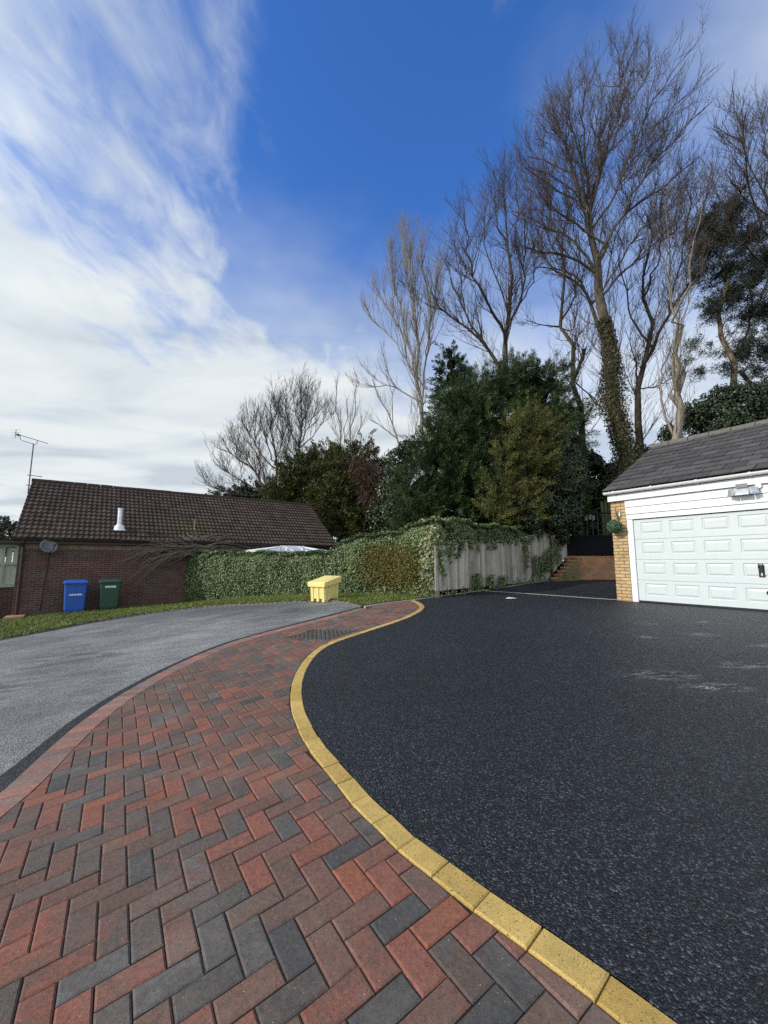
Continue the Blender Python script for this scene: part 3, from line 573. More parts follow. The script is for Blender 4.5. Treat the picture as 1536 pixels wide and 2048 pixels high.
mb = MB(); mb.tube([f(0, 0, -.04), (0, .12, -.12), (0, .30, -.12)], .02, 6); mb.box(-.06, .06, .28, .298, -.22, -.02); mb.build('bracket', GREYM, dn)
mb = MB(); mb.tube([(0, .285, -.15), (-.01, .285, -.8), (-.05, .285, -1.5), (-.08, .285, -2.0), (-.1, .285, -2.18)], .011, 5); mb.build('cable', BLACK, dn)
# television aerial on the gable
ta = thing('television_aerial', 'tall grey television aerial on a mast at the roof end', 'aerial', (-14.07, 15.6, 4.0))
mb = MB(); mb.tube([(0, 0, 0), (0, 0, 2.03)], .022, 8); mb.build('mast', GREYM, ta)
bz = 2.2; mb = MB(); P0, P1 = Vector((-.12, -.72, bz+.02)), Vector((.12, .52, bz+.0)); mb.tube([P0, P1], .013, 6)
mb.tube([P0.lerp(P1, .16), P0.lerp(P1, .17)-Vector((0, 0, .16)), P0.lerp(P1, .24)-Vector((0, 0, .19)), P0.lerp(P1, .60)-Vector((0, 0, .19)), P0.lerp(P1, .66)-Vector((0, 0, .16)), P0.lerp(P1, .67)], .011, 6); mb.build('boom', GREYM, ta)
mb = MB(); sd_ = Vector((.98, -.19, 0)); c0 = P0.lerp(P1, .03)
mb.tube([c0-Vector((0, 0, .17)), c0+Vector((0, 0, .17))], .010, 5)
for dz in (-.16, -.06, .05, .16): mb.tube([c0+Vector((0, 0, dz))-sd_*.20, c0+Vector((0, 0, dz))+sd_*.20], .006, 5)
mb.box(c0.x-.03, c0.x+.03, c0.y+.05, c0.y+.14, bz-.03, bz+.05); mb.build('reflector', GREYM, ta)
for k in range(9): mb = MB(); p = P0.lerp(P1, .12+.1*k); mb.tube([p-sd_*.045, p+sd_*.045], .004, 4); mb.build('director', GREYM, ta)
for z in (.35, .75): mb = MB(); mb.tube([(-.10, -.02, z), (.30, .22, z-.02)], .015, 5); mb.build('bracket', GREYM, ta)
# porch beyond the bungalow's corner
po = thing('porch', 'pale green glazed porch beside the left end of the bungalow', 'porch', hw(-1.42, 1.9, 0), HR)
mb = MB(); mb.box(-1.6, 1.55, -.05, 1.8, -1., .42); mb.build('wall', HOUSEBR, po)
mb = MB(); mb.box(-1.65, 1.6, -.10, .02, .42, .50); mb.box(-1.65, 1.6, -.03, .05, 1.86, 1.96); mb.box(-1.6, 1.55, -.02, .04, 1.22, 1.29)
for x in (-1.6, -1.0, -.4, .2, .8, 1.42): mb.box(x, x+.07, -.024, .044, .5, 1.86)
mb.build('frame', plain('grey_green_frame', (.30, .33, .28), .5, .1), po)
mb = MB()
for i in range(16): mb.box(-1.58+i*.19, -1.58+i*.19+.165, .06, .07, .52, 1.84)
mb.build('blind', MINT, po)
mb = MB(); mb.box(-1.8, 1.7, -.3, 2., 1.97, 2.08); mb.build('roof', BROWNP, po, bevel=.02)
# glass lean-to roof seen over the hedge
lt = thing('lean_to', 'white framed translucent lean-to roof showing above the hedge', 'lean-to', at(585, 1104, 17.2), HR)
mb = MB(); W_, D_ = 1.62, 1.5; zt = .24
corners = [(-W_, -.75, 0), (W_, -.75, 0), (W_, D_, .05), (-W_, D_, .05)]; rd = [(-.35, .5, zt), (.75, .5, zt)]
for a, b in ((0, 1), (1, 2), (2, 3), (3, 0)): mb.tube([corners[a], corners[b]], .045, 4)
mb.tube(rd, .045, 6); mb.tube([corners[0], rd[0]], .03, 4); mb.tube([corners[3], rd[0]], .03, 4); mb.tube([corners[1], rd[1]], .03, 4); mb.tube([corners[2], rd[1]], .03, 4)
for x in (-.9, -.2, .45, 1.1): mb.tube([(x, -.75, 0), (max(-.35, min(.75, x)), .5, zt)], .022, 4)
for x in (-.6, .1, .9): mb.box(x, x+.12, -.80, -.70, -.02, .12)
for p in corners: mb.box(p[0]-.04, p[0]+.04, p[1]-.04, p[1]+.04, -2., p[2])
mb.build('frame', WHITE, lt)
mb = MB(); mb.add(corners+rd, [(0, 1, 5, 4), (1, 2, 5), (2, 3, 4, 5), (3, 0, 4)]); mb.build('glazing', POLYC, lt)
# leafless climber sprawling over wall top and eaves
V_, pts_ = [], []
mb = MB(); r2 = random.Random(3)
for i in range(90):
    x = 5.35+r2.gauss(0, .35); z = 1.75+r2.uniform(-.2, .2); dirx = -1 if r2.random() < .62 else 1; L = r2.uniform(.8, 2.3); P = []; up = r2.uniform(.1, .75); dn_ = r2.uniform(.5, 1.5)
    for k in range(9):
        t = k/8; xx = x+dirx*L*t+r2.gauss(0, .03); zz = z+up*t*1.2-dn_*t*t*L*.55+r2.gauss(0, .02); yy = -.10-.22*math.sin(t*2.5)-r2.uniform(0, .06)
        if zz > 1.9: yy = -.32-.02*k
        if zz > 2.12: zz = 2.12+(zz-2.12)*.5
        P.append(hw(xx, yy, zz))
    mb.tube(P, [.018*(1-.7*k/8) for k in range(9)], 4)
for i in range(26):
    x = 5.3+r2.uniform(-.5, .9); P = []; ang = r2.uniform(-1., 1.); L = r2.uniform(.5, 1.3)
    for k in range(6):
        t = k/5; yy = -.25+L*.5*t*abs(math.cos(ang)); P.append(hw(x+L*t*math.sin(ang)+(.5*t*t), yy, ZE+max(0, (yy-YE))*SL+.07+.07*math.sin(t*3)))
    mb.tube(P, [.016*(1-.7*k/5) for k in range(6)], 4)
for x, z0, z1 in ((5.35, 1.8, .2), (5.5, 1.9, -.3), (5.42, 1.7, -.4)): mb.tube([hw(x, -.05, z0), hw(x+.04, -.08, (z0+z1)/2), hw(x-.03, -.05, z1)], .016, 5)
tag(mb.build('bare_climber', plain('grey_stems', (.17, .135, .105), .9, .3, 3.)), 'leafless brown climber sprawling over the brick wall and eaves', 'climber')

# ------------------------------------------------------------------ bins
def wheelie(name, label, cat, loc, rz, body_m, lid_m, w_, hgt, lbl):
    t = thing(name, label, cat, loc, rz, 'wheeled bins'); d_ = w_*1.15; s = hgt/1.07
    mb = MB(); mb.loft([rr(w_*.80, d_*.74, .05, .03*s, 0, .04), rr(w_*.83, d_*.77, .05, .10*s, 0, .03), rr(w_*.94, d_*.91, .06, .86*s), rr(w_*.96, d_*.94, .06, .93*s), rr(w_*1.0, d_*.98, .06, .935*s), rr(w_*1.0, d_*.98, .06, .965*s)]); mb.build('body', body_m, t)
    mb = MB(); mb.loft([rr(w_*1.05, d_*1.04, .06, .955*s, 0, -.01), rr(w_*1.06, d_*1.05, .06, .985*s, 0, -.01), rr(w_*.98, d_*.97, .07, 1.02*s, 0, -.0), rr(w_*.80, d_*.80, .10, 1.05*s, 0, .02), rr(w_*.5, d_*.55, .1, 1.06*s, 0, .04)]); mb.build('lid', lid_m, t)
    mb = MB(); mb.tube([(-w_*.4, d_*.48, .98*s), (-w_*.4, d_*.60, 1.0*s), (w_*.4, d_*.60, 1.0*s), (w_*.4, d_*.48, .98*s)], .016, 8); mb.build('handle', body_m, t)
    for sx in (-1, 1):
        mb = MB(); mb.loft([[(sx*w_*.42+dx, d_*.36+.1*math.cos(a), .1+.1*math.sin(a)) for a in [2*math.pi*i/18 for i in range(18)]] for dx in (-.03, .03)]); mb.build('wheel', BLACK, t)
    lw, lh, lz = lbl; tap = lambda z: -(d_*(.77+(.91-.77)*(z/s-.10)/.76))/2+.03*(1-(z/s-.1)/.76)-.002
    mb = MB(); z0, z1 = (lz-lh/2)*s, (lz+lh/2)*s; mb.loft([[(-lw/2, tap(z0)-.002, z0), (lw/2, tap(z0)-.002, z0), (lw/2, tap(z0)+.004, z0), (-lw/2, tap(z0)+.004, z0)], [(-lw/2, tap(z1)-.002, z1), (lw/2, tap(z1)-.002, z1), (lw/2, tap(z1)+.004, z1), (-lw/2, tap(z1)+.004, z1)]])
    return t, mb, tap, s
t, mb, tap, s = wheelie('wheelie_bin', 'bright blue wheelie bin standing by the brick wall', 'bin', (-10.48, 13.82, float(h(-10.48, 13.82))+.04), HR+R(2), BLUEP, BLUEP, .66, 1.09, (.26, .055, .60))
mb2 = MB()
r2 = random.Random(8)
x = -.16
while x < .15:                                   # the white lettering, too small to read in the photograph
    wl = r2.uniform(.016, .03); z = .585*s; mb2.box(x, x+wl, tap(z)-.006, tap(z)+.0, .565*s, (.605+r2.choice((0, .012)))*s); x += wl+r2.choice((.008, .008, .012))
mb2.build('lettering', WHITELBL, t)
t, mb, tap, s = wheelie('wheelie_bin', 'dark green wheelie bin with a white label near its lid', 'bin', (-9.58, 14.22, float(h(-9.58, 14.22))+.06), HR-R(1), GREENP, GREENP, .63, 1.04, (.30, .062, .80))
lb = mb.build('label', WHITELBL, t); mb2 = MB(); x = -.12
while x < .11: wl = r2.uniform(.012, .02); z = .80*s; mb2.box(x, x+wl, tap(z)-.005, tap(z)-.0015, .785*s, .812*s); x += wl+.009
mb2.build('print', INK, lb)
t, mb, tap, s = wheelie('wheelie_bin', 'black wheelie bin tucked beneath the porch window', 'bin', hw(-1.5, .95, -.62), HR, BLACK, BLACK, .66, 1.05, (.1, .05, .8))
# yellow grit bin
sb = thing('grit_bin', 'pale yellow grit bin with sloping lid on the road edge', 'grit bin', (-1.44, 9.92, float(h(-1.44, 9.95))-.015), math.atan2(-.57, .82))
mb = MB(); hw_, hd = .25, .27                    # local origin at the front right corner, front face along -x
def rect(x0, x1, y0, y1, z): return [(x0, y0, z), (x1, y0, z), (x1, y1, z), (x0, y1, z)]
mb.loft([[(-.49, .03, .07), (-.03, .03, .07), (-.03, .50, .07), (-.49, .50, .07)], [(-.505, .0, .42), (-.015, .0, .42), (-.015, .53, .50), (-.505, .53, .50)]])
for x in (-.485, -.30, -.115):                   # feet and raised ribs on the front, sides
    mb.loft([rect(x, x+.085, .012, .49, 0), rect(x, x+.085, .014, .49, .09)])
    mb.loft([[(x, .012, .06), (x+.085, .012, .06), (x+.085, .06, .06), (x, .06, .06)], [(x-.01, -.016, .42), (x+.09, -.016, .42), (x+.09, .06, .42), (x-.01, .06, .42)]])
for y in (.03, .16, .29, .42):
    for xa, xb, xc, xd in ((-.06, -.014, -.05, .0), (-.506, -.46, -.52, -.46)): mb.loft([rect(xa, xb, y, y+.08, .05), rect(xc, xd, y, y+.09, .43)])
mb.build('body', YELP, sb, bevel=.008)
mb = MB(); mb.loft([[(-.55, -.05, .36), (.03, -.05, .36), (.03, .58, .46), (-.55, .58, .46)], [(-.55, -.05, .47), (.03, -.05, .47), (.03, .58, .61), (-.55, .58, .61)], [(-.53, -.03, .486), (.01, -.03, .486), (.01, .56, .624), (-.53, .56, .624)]])
mb.add([(-.42, .1, .518), (-.1, .1, .518), (-.1, .46, .604), (-.42, .46, .604), (-.40, .12, .53), (-.12, .12, .53), (-.12, .44, .608), (-.40, .44, .608)], [(4, 5, 6, 7), (0, 1, 5, 4), (1, 2, 6, 5), (2, 3, 7, 6), (3, 0, 4, 7)])
mb.build('lid', YELP, sb, bevel=.01)

# ------------------------------------------------------------------ garage (local x along its front, y to the back)
GR = math.atan2(-.833, .553); GO = (5.432, 9.50); GZ = .44
ga = thing('garage', 'buff brick garage with a white panelled double door and slate roof', 'garage', (GO[0], GO[1], 0), GR)
def gw(x, y, z=0.): return Vector((GO[0]+.553*x+.833*y, GO[1]-.833*x+.553*y, z))
GL, GD = 5.65, 5.4
mb = MB(); mb.box(0, .33, 0, .22, GZ-.3, 2.78); mb.box(0, .22, .22, GD, GZ-.3, 2.9); mb.box(GL-.33, GL, 0, .22, GZ-.3, 2.78); mb.box(GL-.22, GL, .22, GD, GZ-.3, 2.9); mb.box(.22, GL-.22, GD-.22, GD, GZ-.3, 2.9)
mb.add([(x, y, z) for x in (.02, .2) for y, z in ((.25, 2.9), (GD-.02, 2.9), (GD/2, 4.35))], [(0, 1, 2), (3, 5, 4), (0, 2, 5, 3), (1, 4, 5, 2)])
mb.build('wall', BUFFBR, ga)
for x in (.33, GL-.455): mb = MB(); mb.box(x, x+.125, .015, .09, GZ, 2.30); mb.build('door_jamb', WHITE, ga, bevel=.006)
mb = MB()
for z0, z1, y in ((2.30, 2.41, .018), (2.418, 2.572, .0), (2.58, 2.745, -.012)): mb.box(.333, GL-.333, y-.018, y+.05, z0, z1)
mb.build('cladding', WHITE, ga, bevel=.006)
mb = MB(); mb.box(-.02, GL+.02, -.085, -.06, 2.75, 2.925); mb.box(-.02, GL+.02, -.06, .0, 2.75, 2.765); mb.build('fascia', WHITE, ga, bevel=.004)
mb = MB(); mb.loft([[(x, -.145+.06*math.cos(a), 2.965+.06*math.sin(a)) for a in np.linspace(math.pi, 2*math.pi, 10)]+[(x, -.145+.05*math.cos(a), 2.965+.05*math.sin(a)) for a in np.linspace(2*math.pi, math.pi, 10)] for x in (-.06, GL+.06)])
gt = mb.build('gutter', WHITE, ga)
for x in (.16, .95, 1.78, 2.6, 3.4, 4.2, 5.0):
    mb = MB(); mb.loft([[(x+d, -.145+r*math.cos(a), 2.965+r*math.sin(a)) for a in np.linspace(math.pi*.95, 2.05*math.pi, 10)]+[(x+d, -.145+.05*math.cos(a), 2.966+.05*math.sin(a)) for a in np.linspace(2.05*math.pi, math.pi*.95, 10)] for d, r in ((0, .066), (.035, .066))]); mb.build('bracket', WHITE, gt)
# door: four hinged sections of pressed raised panels
dr = MB(); DX0, DX1, DZ0, DZ1, Y0 = .458, GL-.463, GZ+.035, 2.29, .052; rowh = (DZ1-DZ0)/4; pw, pit = .44, .572; ncol = 8
mar = (DX1-DX0-(ncol-1)*pit-pw)/2
for r_ in range(4):
    z0, z1 = DZ0+r_*rowh+.004, DZ0+(r_+1)*rowh-.004; pz0, pz1 = z0+.115, z1-.068
    xs = [DX0]; 
    for c_ in range(ncol): xs += [DX0+mar+c_*pit, DX0+mar+c_*pit+pw]
    xs.append(DX1)
    dr.add([(xs[0], Y0, z0), (xs[-1], Y0, z0), (xs[-1], Y0, pz0), (xs[0], Y0, pz0)], [(0, 1, 2, 3)]); dr.add([(xs[0], Y0, pz1), (xs[-1], Y0, pz1), (xs[-1], Y0, z1), (xs[0], Y0, z1)], [(0, 1, 2, 3)])
    dr.add([(xs[0], Y0, z1), (xs[-1], Y0, z1), (xs[-1], Y0+.012, z1+.004), (xs[0], Y0+.012, z1+.004)], [(0, 1, 2, 3)]); dr.add([(xs[0], Y0+.012, z0-.004), (xs[-1], Y0+.012, z0-.004), (xs[-1], Y0, z0), (xs[0], Y0, z0)], [(0, 1, 2, 3)])
    for k in range(0, len(xs), 2): dr.add([(xs[k], Y0, pz0), (xs[k+1], Y0, pz0), (xs[k+1], Y0, pz1), (xs[k], Y0, pz1)], [(0, 1, 2, 3)])
    for k in range(1, len(xs)-1, 2):
        x0, x1 = xs[k], xs[k+1]; R_ = []
        for ins, dep in ((0, 0), (.014, .012), (.026, .012), (.052, .001), (.058, .0)): R_.append([(x0+ins, Y0+dep, pz0+ins), (x1-ins, Y0+dep, pz0+ins), (x1-ins, Y0+dep, pz1-ins), (x0+ins, Y0+dep, pz1-ins)])
        dr.loft(R_, False, True)
do = dr.build('door', DOORW, ga)
mb = MB(); mb.box(DX0, DX1, Y0+.01, Y0+.06, GZ+.004, GZ+.04); mb.build('weather_strip', BLACK, do)
mb = MB(); mb.box(.455, GL-.455, .085, .10, GZ+.02, 2.30); mb.build('reveal', BLACK, do)
hx, hz = 2.575, DZ0+1.5*rowh+.02; mb = MB(); mb.box(hx-.042, hx+.042, Y0-.012, Y0+.002, hz-.12, hz+.10)
mb.tube([(hx-.03, Y0-.03, hz+.04), (hx-.03, Y0-.035, hz+.115), (hx+.03, Y0-.035, hz+.115), (hx+.03, Y0-.03, hz+.04), (hx-.03, Y0-.03, hz+.04)], .011, 6); mb.box(hx-.03, hx+.03, Y0-.03, Y0-.01, hz-.02, hz+.05)
hd_ = mb.build('handle', BLACK, do, bevel=.004); mb = MB(); mb.box(hx-.008, hx+.010, Y0-.016, Y0-.011, hz-.095, hz-.045); mb.build('keyhole', STEEL, hd_)
mb = MB(); kx, kz = 2.66, DZ0+.30; mb.loft([[(kx+r*math.cos(a), Y0-y, kz+r*math.sin(a)) for a in [2*math.pi*i/16 for i in range(16)]] for r, y in ((.05, -.002), (.05, .02), (.035, .03), (.035, .045), (.02, .05))]); mb.build('lock_knob', BLACK, do)
# slates
GE, GRZ = 3.0, 4.56; gth = math.atan((GRZ-GE)/(GD/2+.19)); glen = math.hypot(GRZ-GE, GD/2+.19); V, F, hue = [], [], []; rows = 11; gg = glen/rows; c_, s_2 = math.cos(gth), math.sin(gth); tw = .345
for r_ in range(rows):
    x = -.07-(tw/2 if r_ % 2 else 0)
    while x < GL+.07:
        x0, x1 = max(-.07, x+.005), min(GL+.07, x+tw-.005); x += tw
        if x1-x0 < .03: continue
        t0, t1 = r_*gg-.025+rng.normal(0, .004), (r_+1)*gg+.05; o0, o1 = .034+rng.normal(0, .003), .004; sk = rng.normal(0, .004); b = len(V)
        for t_, o in ((t0, o0-.020), (t0, o0), (t1, o1)):
            for xx, e in ((x0, 0), (x1, sk)): V.append((xx, -.19+(t_+e)*c_-(o+e*.5)*s_2, GE+(t_+e)*s_2+(o+e*.5)*c_))
        F += [(b, b+1, b+3, b+2), (b+2, b+3, b+5, b+4)]; v_ = float(np.clip(rng.normal(.5, .25), 0, 1)); hue += [v_, v_]
        b2 = len(V); V += [V[b], V[b+2], V[b+4], V[b+1], V[b+3], V[b+5]]
grf = npmesh('roof', V, np.array(F), SLATE, ga, attrs={'hue': np.array(hue)})
mb = MB(); mb.add([(-.07, -.19, GE-.02), (GL+.07, -.19, GE-.02), (GL+.07, GD/2, GRZ-.02), (-.07, GD/2, GRZ-.02), (GL+.07, GD+.19, GE), (-.07, GD+.19, GE), (-.07, GD/2, GRZ-.12), (GL+.07, GD/2, GRZ-.12), (-.07, -.12, GE-.10), (GL+.07, -.12, GE-.10)], [(0, 1, 2, 3), (3, 2, 4, 5), (8, 6, 7, 9), (0, 8, 9, 1), (0, 3, 6, 8), (1, 9, 7, 2)])
mb.build('underside', SLATE, grf)
mb = MB()
for i in range(13):
    x0 = -.09+i*.45; mb.loft([[(x, GD/2+.13*math.cos(a), GRZ-.03+.12*math.sin(a)) for a in np.linspace(-.1, math.pi+.1, 9)] for x in (x0, x0+.435)])
mb.build('ridge_tiles', plain('ridge_concrete', (.115, .108, .095), .9, .4, 12., bmp=.005), grf)
# floodlight with three heads, a round sensor, topiary ball and iron hook
fo = thing('floodlight', 'grey security floodlight with three angled heads above the white garage door', 'floodlight', gw(2.48, -.03, 2.665), GR)
mb = MB(); mb.box(-.05, .05, -.05, .0, -.03, .03); mb.tube([(0, -.05, 0), (0, -.10, -.02)], .015, 6); mb.build('bracket', GREYM, fo, bevel=.004)
def head(name, x, ang, tilt, w_, h_):
    mb = MB(); mb.box(-w_/2, w_/2, -.015, .015, -h_/2, h_/2); mb.box(-w_/2+.012, w_/2-.012, -.019, -.0145, -h_/2+.012, h_/2-.012); o = mb.build(name, STEEL, fo, bevel=.003); o.location = (x, -.13, -.03); o.rotation_euler = (R(tilt), 0, R(ang))
head('lamp_head', 0, 0, -28, .20, .15); head('lamp_head', -.165, -42, -12, .13, .13); head('lamp_head', .165, 42, -12, .13, .13)
mb = MB(); mb.box(-.085, .085, -.15, -.13, .045, .115); mb.build('solar_panel', GREYM, fo)
mb = MB(); mb.lathe([(.0, 0), (.055, .0), (.055, .025), (.045, .045), (.0, .048)], k=20); o = mb.build('alarm_sensor', WHITE, smooth=False); tag(o, 'small round white sensor fixed beside the floodlight', 'sensor'); o.location = gw(2.69, -.03, 2.715); o.rotation_euler = (R(90), 0, GR)
hk = thing('wall_hook', 'thin curled iron hook on the buff brick pillar', 'hook', gw(.17, 0, 2.42), GR)
mb = MB(); mb.tube([(0, -.01, .10), (0, -.02, -.13)], .008, 6); mb.tube([(-.05, -.03, .12), (-.03, -.05, .03), (.01, -.07, -.05), (.02, -.11, -.09), (0, -.14, -.07)], .008, 6); mb.build('iron', BLACK, hk)
mb = MB(); mb.lathe([(.018, 0), (.022, .04), (.012, .09), (0, .1)], (.035, -.03, -.03), 10); mb.build('tag', WHITE, hk)
# ------------------------------------------------------------------ fence, stepped wall, retaining wall, black gate
def obox(mb, p0, p1, a, b, z0, z1):              # box along p0-p1, from offset a to b on its right hand
    p0, p1 = np.array(p0, float), np.array(p1, float); t = (p1-p0)/np.linalg.norm(p1-p0); n = np.array((t[1], -t[0]))
    z0 = z0 if hasattr(z0, '__len__') else (z0, z0); z1 = z1 if hasattr(z1, '__len__') else (z1, z1)
    c = [p0+n*a, p1+n*a, p1+n*b, p0+n*b]; zi = (0, 1, 1, 0)
    return mb.loft([[(*q_, z0[i]) for q_, i in zip(c, zi)], [(*q_, z1[i]) for q_, i in zip(c, zi)]])
FP = smooth_curve([(1.25, 9.98), (2.9, 11.85), (4.6, 13.62), (6.0, 15.08), (7.35, 16.2)], .02)
fs = np.r_[0, np.cumsum(np.linalg.norm(np.diff(FP, axis=0), axis=1))]
fat = lambda s: np.array((np.interp(s, fs, FP[:, 0]), np.interp(s, fs, FP[:, 1])))
FTOP = lambda s: float(np.interp(s/fs[-1], [0, .3, .46, .62, .78, .86, .90, .95, 1.], [1.76, 1.86, 1.95, 2.10, 2.36, 2.60, 2.58, 2.42, 2.2]))
fe = thing('timber_fence', 'weathered grey upright board fence curving up to the stepped brick wall', 'fence')
V, F, hue = [], [], []; s = 0.
while s < fs[-1]-.1:
    wd = rng.uniform(.10, .135); p0, p1 = fat(s), fat(min(s+wd, fs[-1])); zt = FTOP(s)+rng.normal(0, .018); zb = max(float(h(*p0))+.03, .62+1.0*max(0, (s/fs[-1]-.80)/.2))
    t_ = (p1-p0)/np.linalg.norm(p1-p0); n = np.array((t_[1], -t_[0])); k = rng.normal(0, .012); b = len(V)
    o0, o1 = .010+rng.normal(0, .003), .030+rng.normal(0, .004)
    for z, lean in ((zb, 0.), (zt, k)):
        for p, oa in ((p0+t_*.006, o0), (p1-t_*.006, o1)):
            for th_ in (oa, oa-.018): V.append((*(p+n*th_+t_*lean), z+rng.normal(0, .004)))
    F += [(b, b+2, b+6, b+4), (b+1, b+5, b+7, b+3), (b, b+4, b+5, b+1), (b+2, b+3, b+7, b+6), (b+4, b+6, b+7, b+5)]; hue += [float(np.clip(rng.normal(.5, .3), 0, 1))]*5
    s += wd+rng.choice([.004, .006, .010, .022], p=[.5, .25, .15, .1])
npmesh('board_panel', V, np.array(F), BOARD, fe, attrs={'hue': np.array(hue)})
for dz in (.35, 1.05):
    mb = MB(); ss = np.linspace(0, fs[-1], 26)
    for a, b in zip(ss[:-1], ss[1:]): obox(mb, fat(a), fat(b), -.06, -.02, (float(h(*fat(a)))+dz, float(h(*fat(b)))+dz), (float(h(*fat(a)))+dz+.08, float(h(*fat(b)))+dz+.08))
    mb.build('rail', plain('old_rail', (.12, .10, .08), .9, .3), fe)
for s in np.linspace(.05, fs[-1]-.1, 5):
    p = fat(s); mb = MB(); obox(mb, p, p+np.array((.09, .0)), -.15, -.062, float(h(*p))-.3, FTOP(s)-.08); mb.build('post', plain('old_post', (.12, .10, .08), .9, .3), fe)
sw = thing('stepped_wall', 'mossy brick wall rising in orange steps at the fence end', 'wall')
p0, p1 = np.array((6.22, 15.12)), np.array((7.62, 16.22)); mb = MB(); mc_ = MB(); N_ = 7
for i in range(N_):
    a, b = p0+(p1-p0)*i/N_, p0+(p1-p0)*(i+1)/N_; zt = .62+.13*(i+1); obox(mb, a, b, .0, .20, .3, zt-.07); obox(mc_, a-(p1-p0)/N_*.06, b, -.012, .212, zt-.068, zt)
mb.build('brickwork', MOSSBR, sw); mc_.build('step_copings', ORANGEBR, sw, bevel=.006)
rw = thing('retaining_wall', 'low orange brick retaining wall below the black gate', 'wall')
mb = MB(); mb.box(7.50, 12.2, 16.42, 16.64, .3, 1.49); mb.build('brickwork', ORANGEBR, rw)
mb = MB()
for i in range(21): x = 7.50+i*.223; mb.box(x, x+.215, 16.41, 16.65, 1.493, 1.56)
mb.build('coping', ORANGEBR, rw, bevel=.006)
BARM = plain('dull_bar_paint', (.035, .036, .042), .7, .3, 5., .2)
gt_ = thing('black_gate', 'black timber gate with upright bars above the orange brick wall', 'gate')
mb = MB()
for i in range(28): x = 7.58+i*.15; mb.box(x, x+.143, 16.72, 16.745, 1.58, 2.34)
mb.build('board_panel', BLACKP, gt_)
mb = MB(); mb.box(7.55, 11.8, 16.70, 16.76, 2.34, 2.43); mb.build('rail', BLACKP, gt_, bevel=.006)
mb = MB(); mb.box(7.55, 11.8, 16.71, 16.75, 3.33, 3.39); mb.build('rail', BLACKP, gt_, bevel=.006)
for i in range(19):
    x = 7.62+i*.222; mb = MB(); mb.box(x, x+.042, 16.715, 16.745, 2.43, 3.33); mb.build('bar', BARM, gt_, bevel=.004)
for x in (7.48, 9.9): mb = MB(); mb.box(x, x+.09, 16.69, 16.78, 1.4, 3.5); mb.build('post', BLACKP, gt_, bevel=.006)
for i, px_ in enumerate((1153, 1171, 1179, 1186)):
    p = at(px_, 1033+2*(i % 2), 16.66); t = thing('hanging_pot', 'small pale hanging pot on the black gate', 'pot', (p.x, p.y, p.z-.13), 0, 'pots hung along the black gate')
    mb = MB(); mb.lathe([(.045, 0), (.052, .02), (.068, .17), (.074, .175), (.074, .20), (.06, .2), (.05, .05), (.0, .05)], k=14); mb.build('pot', plain('pot_grey', (.20, .20, .20), .6, .2), t, smooth=False)
    mb = MB(); mb.tube([(0, .06, .18), (0, .05, .29), (0, .12, .30)], .006, 5); mb.build('hook', BLACK, t)
tr = thing('trellis_panel', 'old greenish slatted panel behind the black gate', 'trellis'); mb = MB()
for i in range(5): x = 9.85+i*.16; mb.box(x, x+.12, 18.0, 18.03, 1.5, 4.05)
mb.build('slats', plain('green_wood', (.075, .075, .03), .9, .35), tr); mb = MB(); mb.box(9.8, 10.7, 18.03, 18.07, 3.4, 3.5); mb.build('rail', plain('green_rail', (.07, .07, .03), .9, .3), tr)

# ------------------------------------------------------------------ foliage
def unit(v): return v/np.maximum(np.linalg.norm(v, axis=-1, keepdims=True), 1e-9)
def blade_mesh(name, P, D, L, W, hue, m, parent=None, wide=.42):
    n = len(P); side = unit(np.cross(D, rng.normal(0, 1, (n, 3))))*W[:, None]*.5; E_ = P+D*L[:, None]; M_ = P+D*(L*wide)[:, None]
    return npmesh(name, np.stack([P, M_+side, E_, M_-side], 1).reshape(-1, 3), np.arange(n*4).reshape(-1, 4), m, parent, attrs={'hue': np.clip(hue, 0, 1)})
def blobs_px(L, Y, depth=1.): return [(np.array(at(x, y, Y+(d[0] if d else 0))), np.array((r, r*depth, r*(d[1] if len(d) > 1 else 1.)))/800*Y) for x, y, r, *d in L]
def surf(blobs, n, lo=.8, hi=1.04, lump=.12, zmin=-9):
    c = np.array([b[0] for b in blobs]); r = np.array([b[1] for b in blobs]); ar = (r[:, 0]*r[:, 2]); out_p, out_n = [], []; tot = 0
    while tot < n:
        i = rng.choice(len(c), n, p=ar/ar.sum()); d = unit(rng.normal(0, 1, (n, 3)))
        f = rng.uniform(lo, hi, n)*(1+lump*np.sin(d[:, 0]*7+i)*np.sin(d[:, 2]*8+2*i)*np.sin(d[:, 1]*6+i*3)); p = c[i]+d*r[i]*f[:, None]
        q_ = (((p[:, None]-c)/r)**2).sum(-1); q_[np.arange(n), i] = 9; ok = (q_.min(1) > .66) & (p[:, 2] > zmin)
        out_p.append(p[ok]); out_n.append(unit(d/r[i])[ok]); tot += ok.sum()
        if len(out_p) > 12: break
    return np.vstack(out_p)[:n], np.vstack(out_n)[:n]
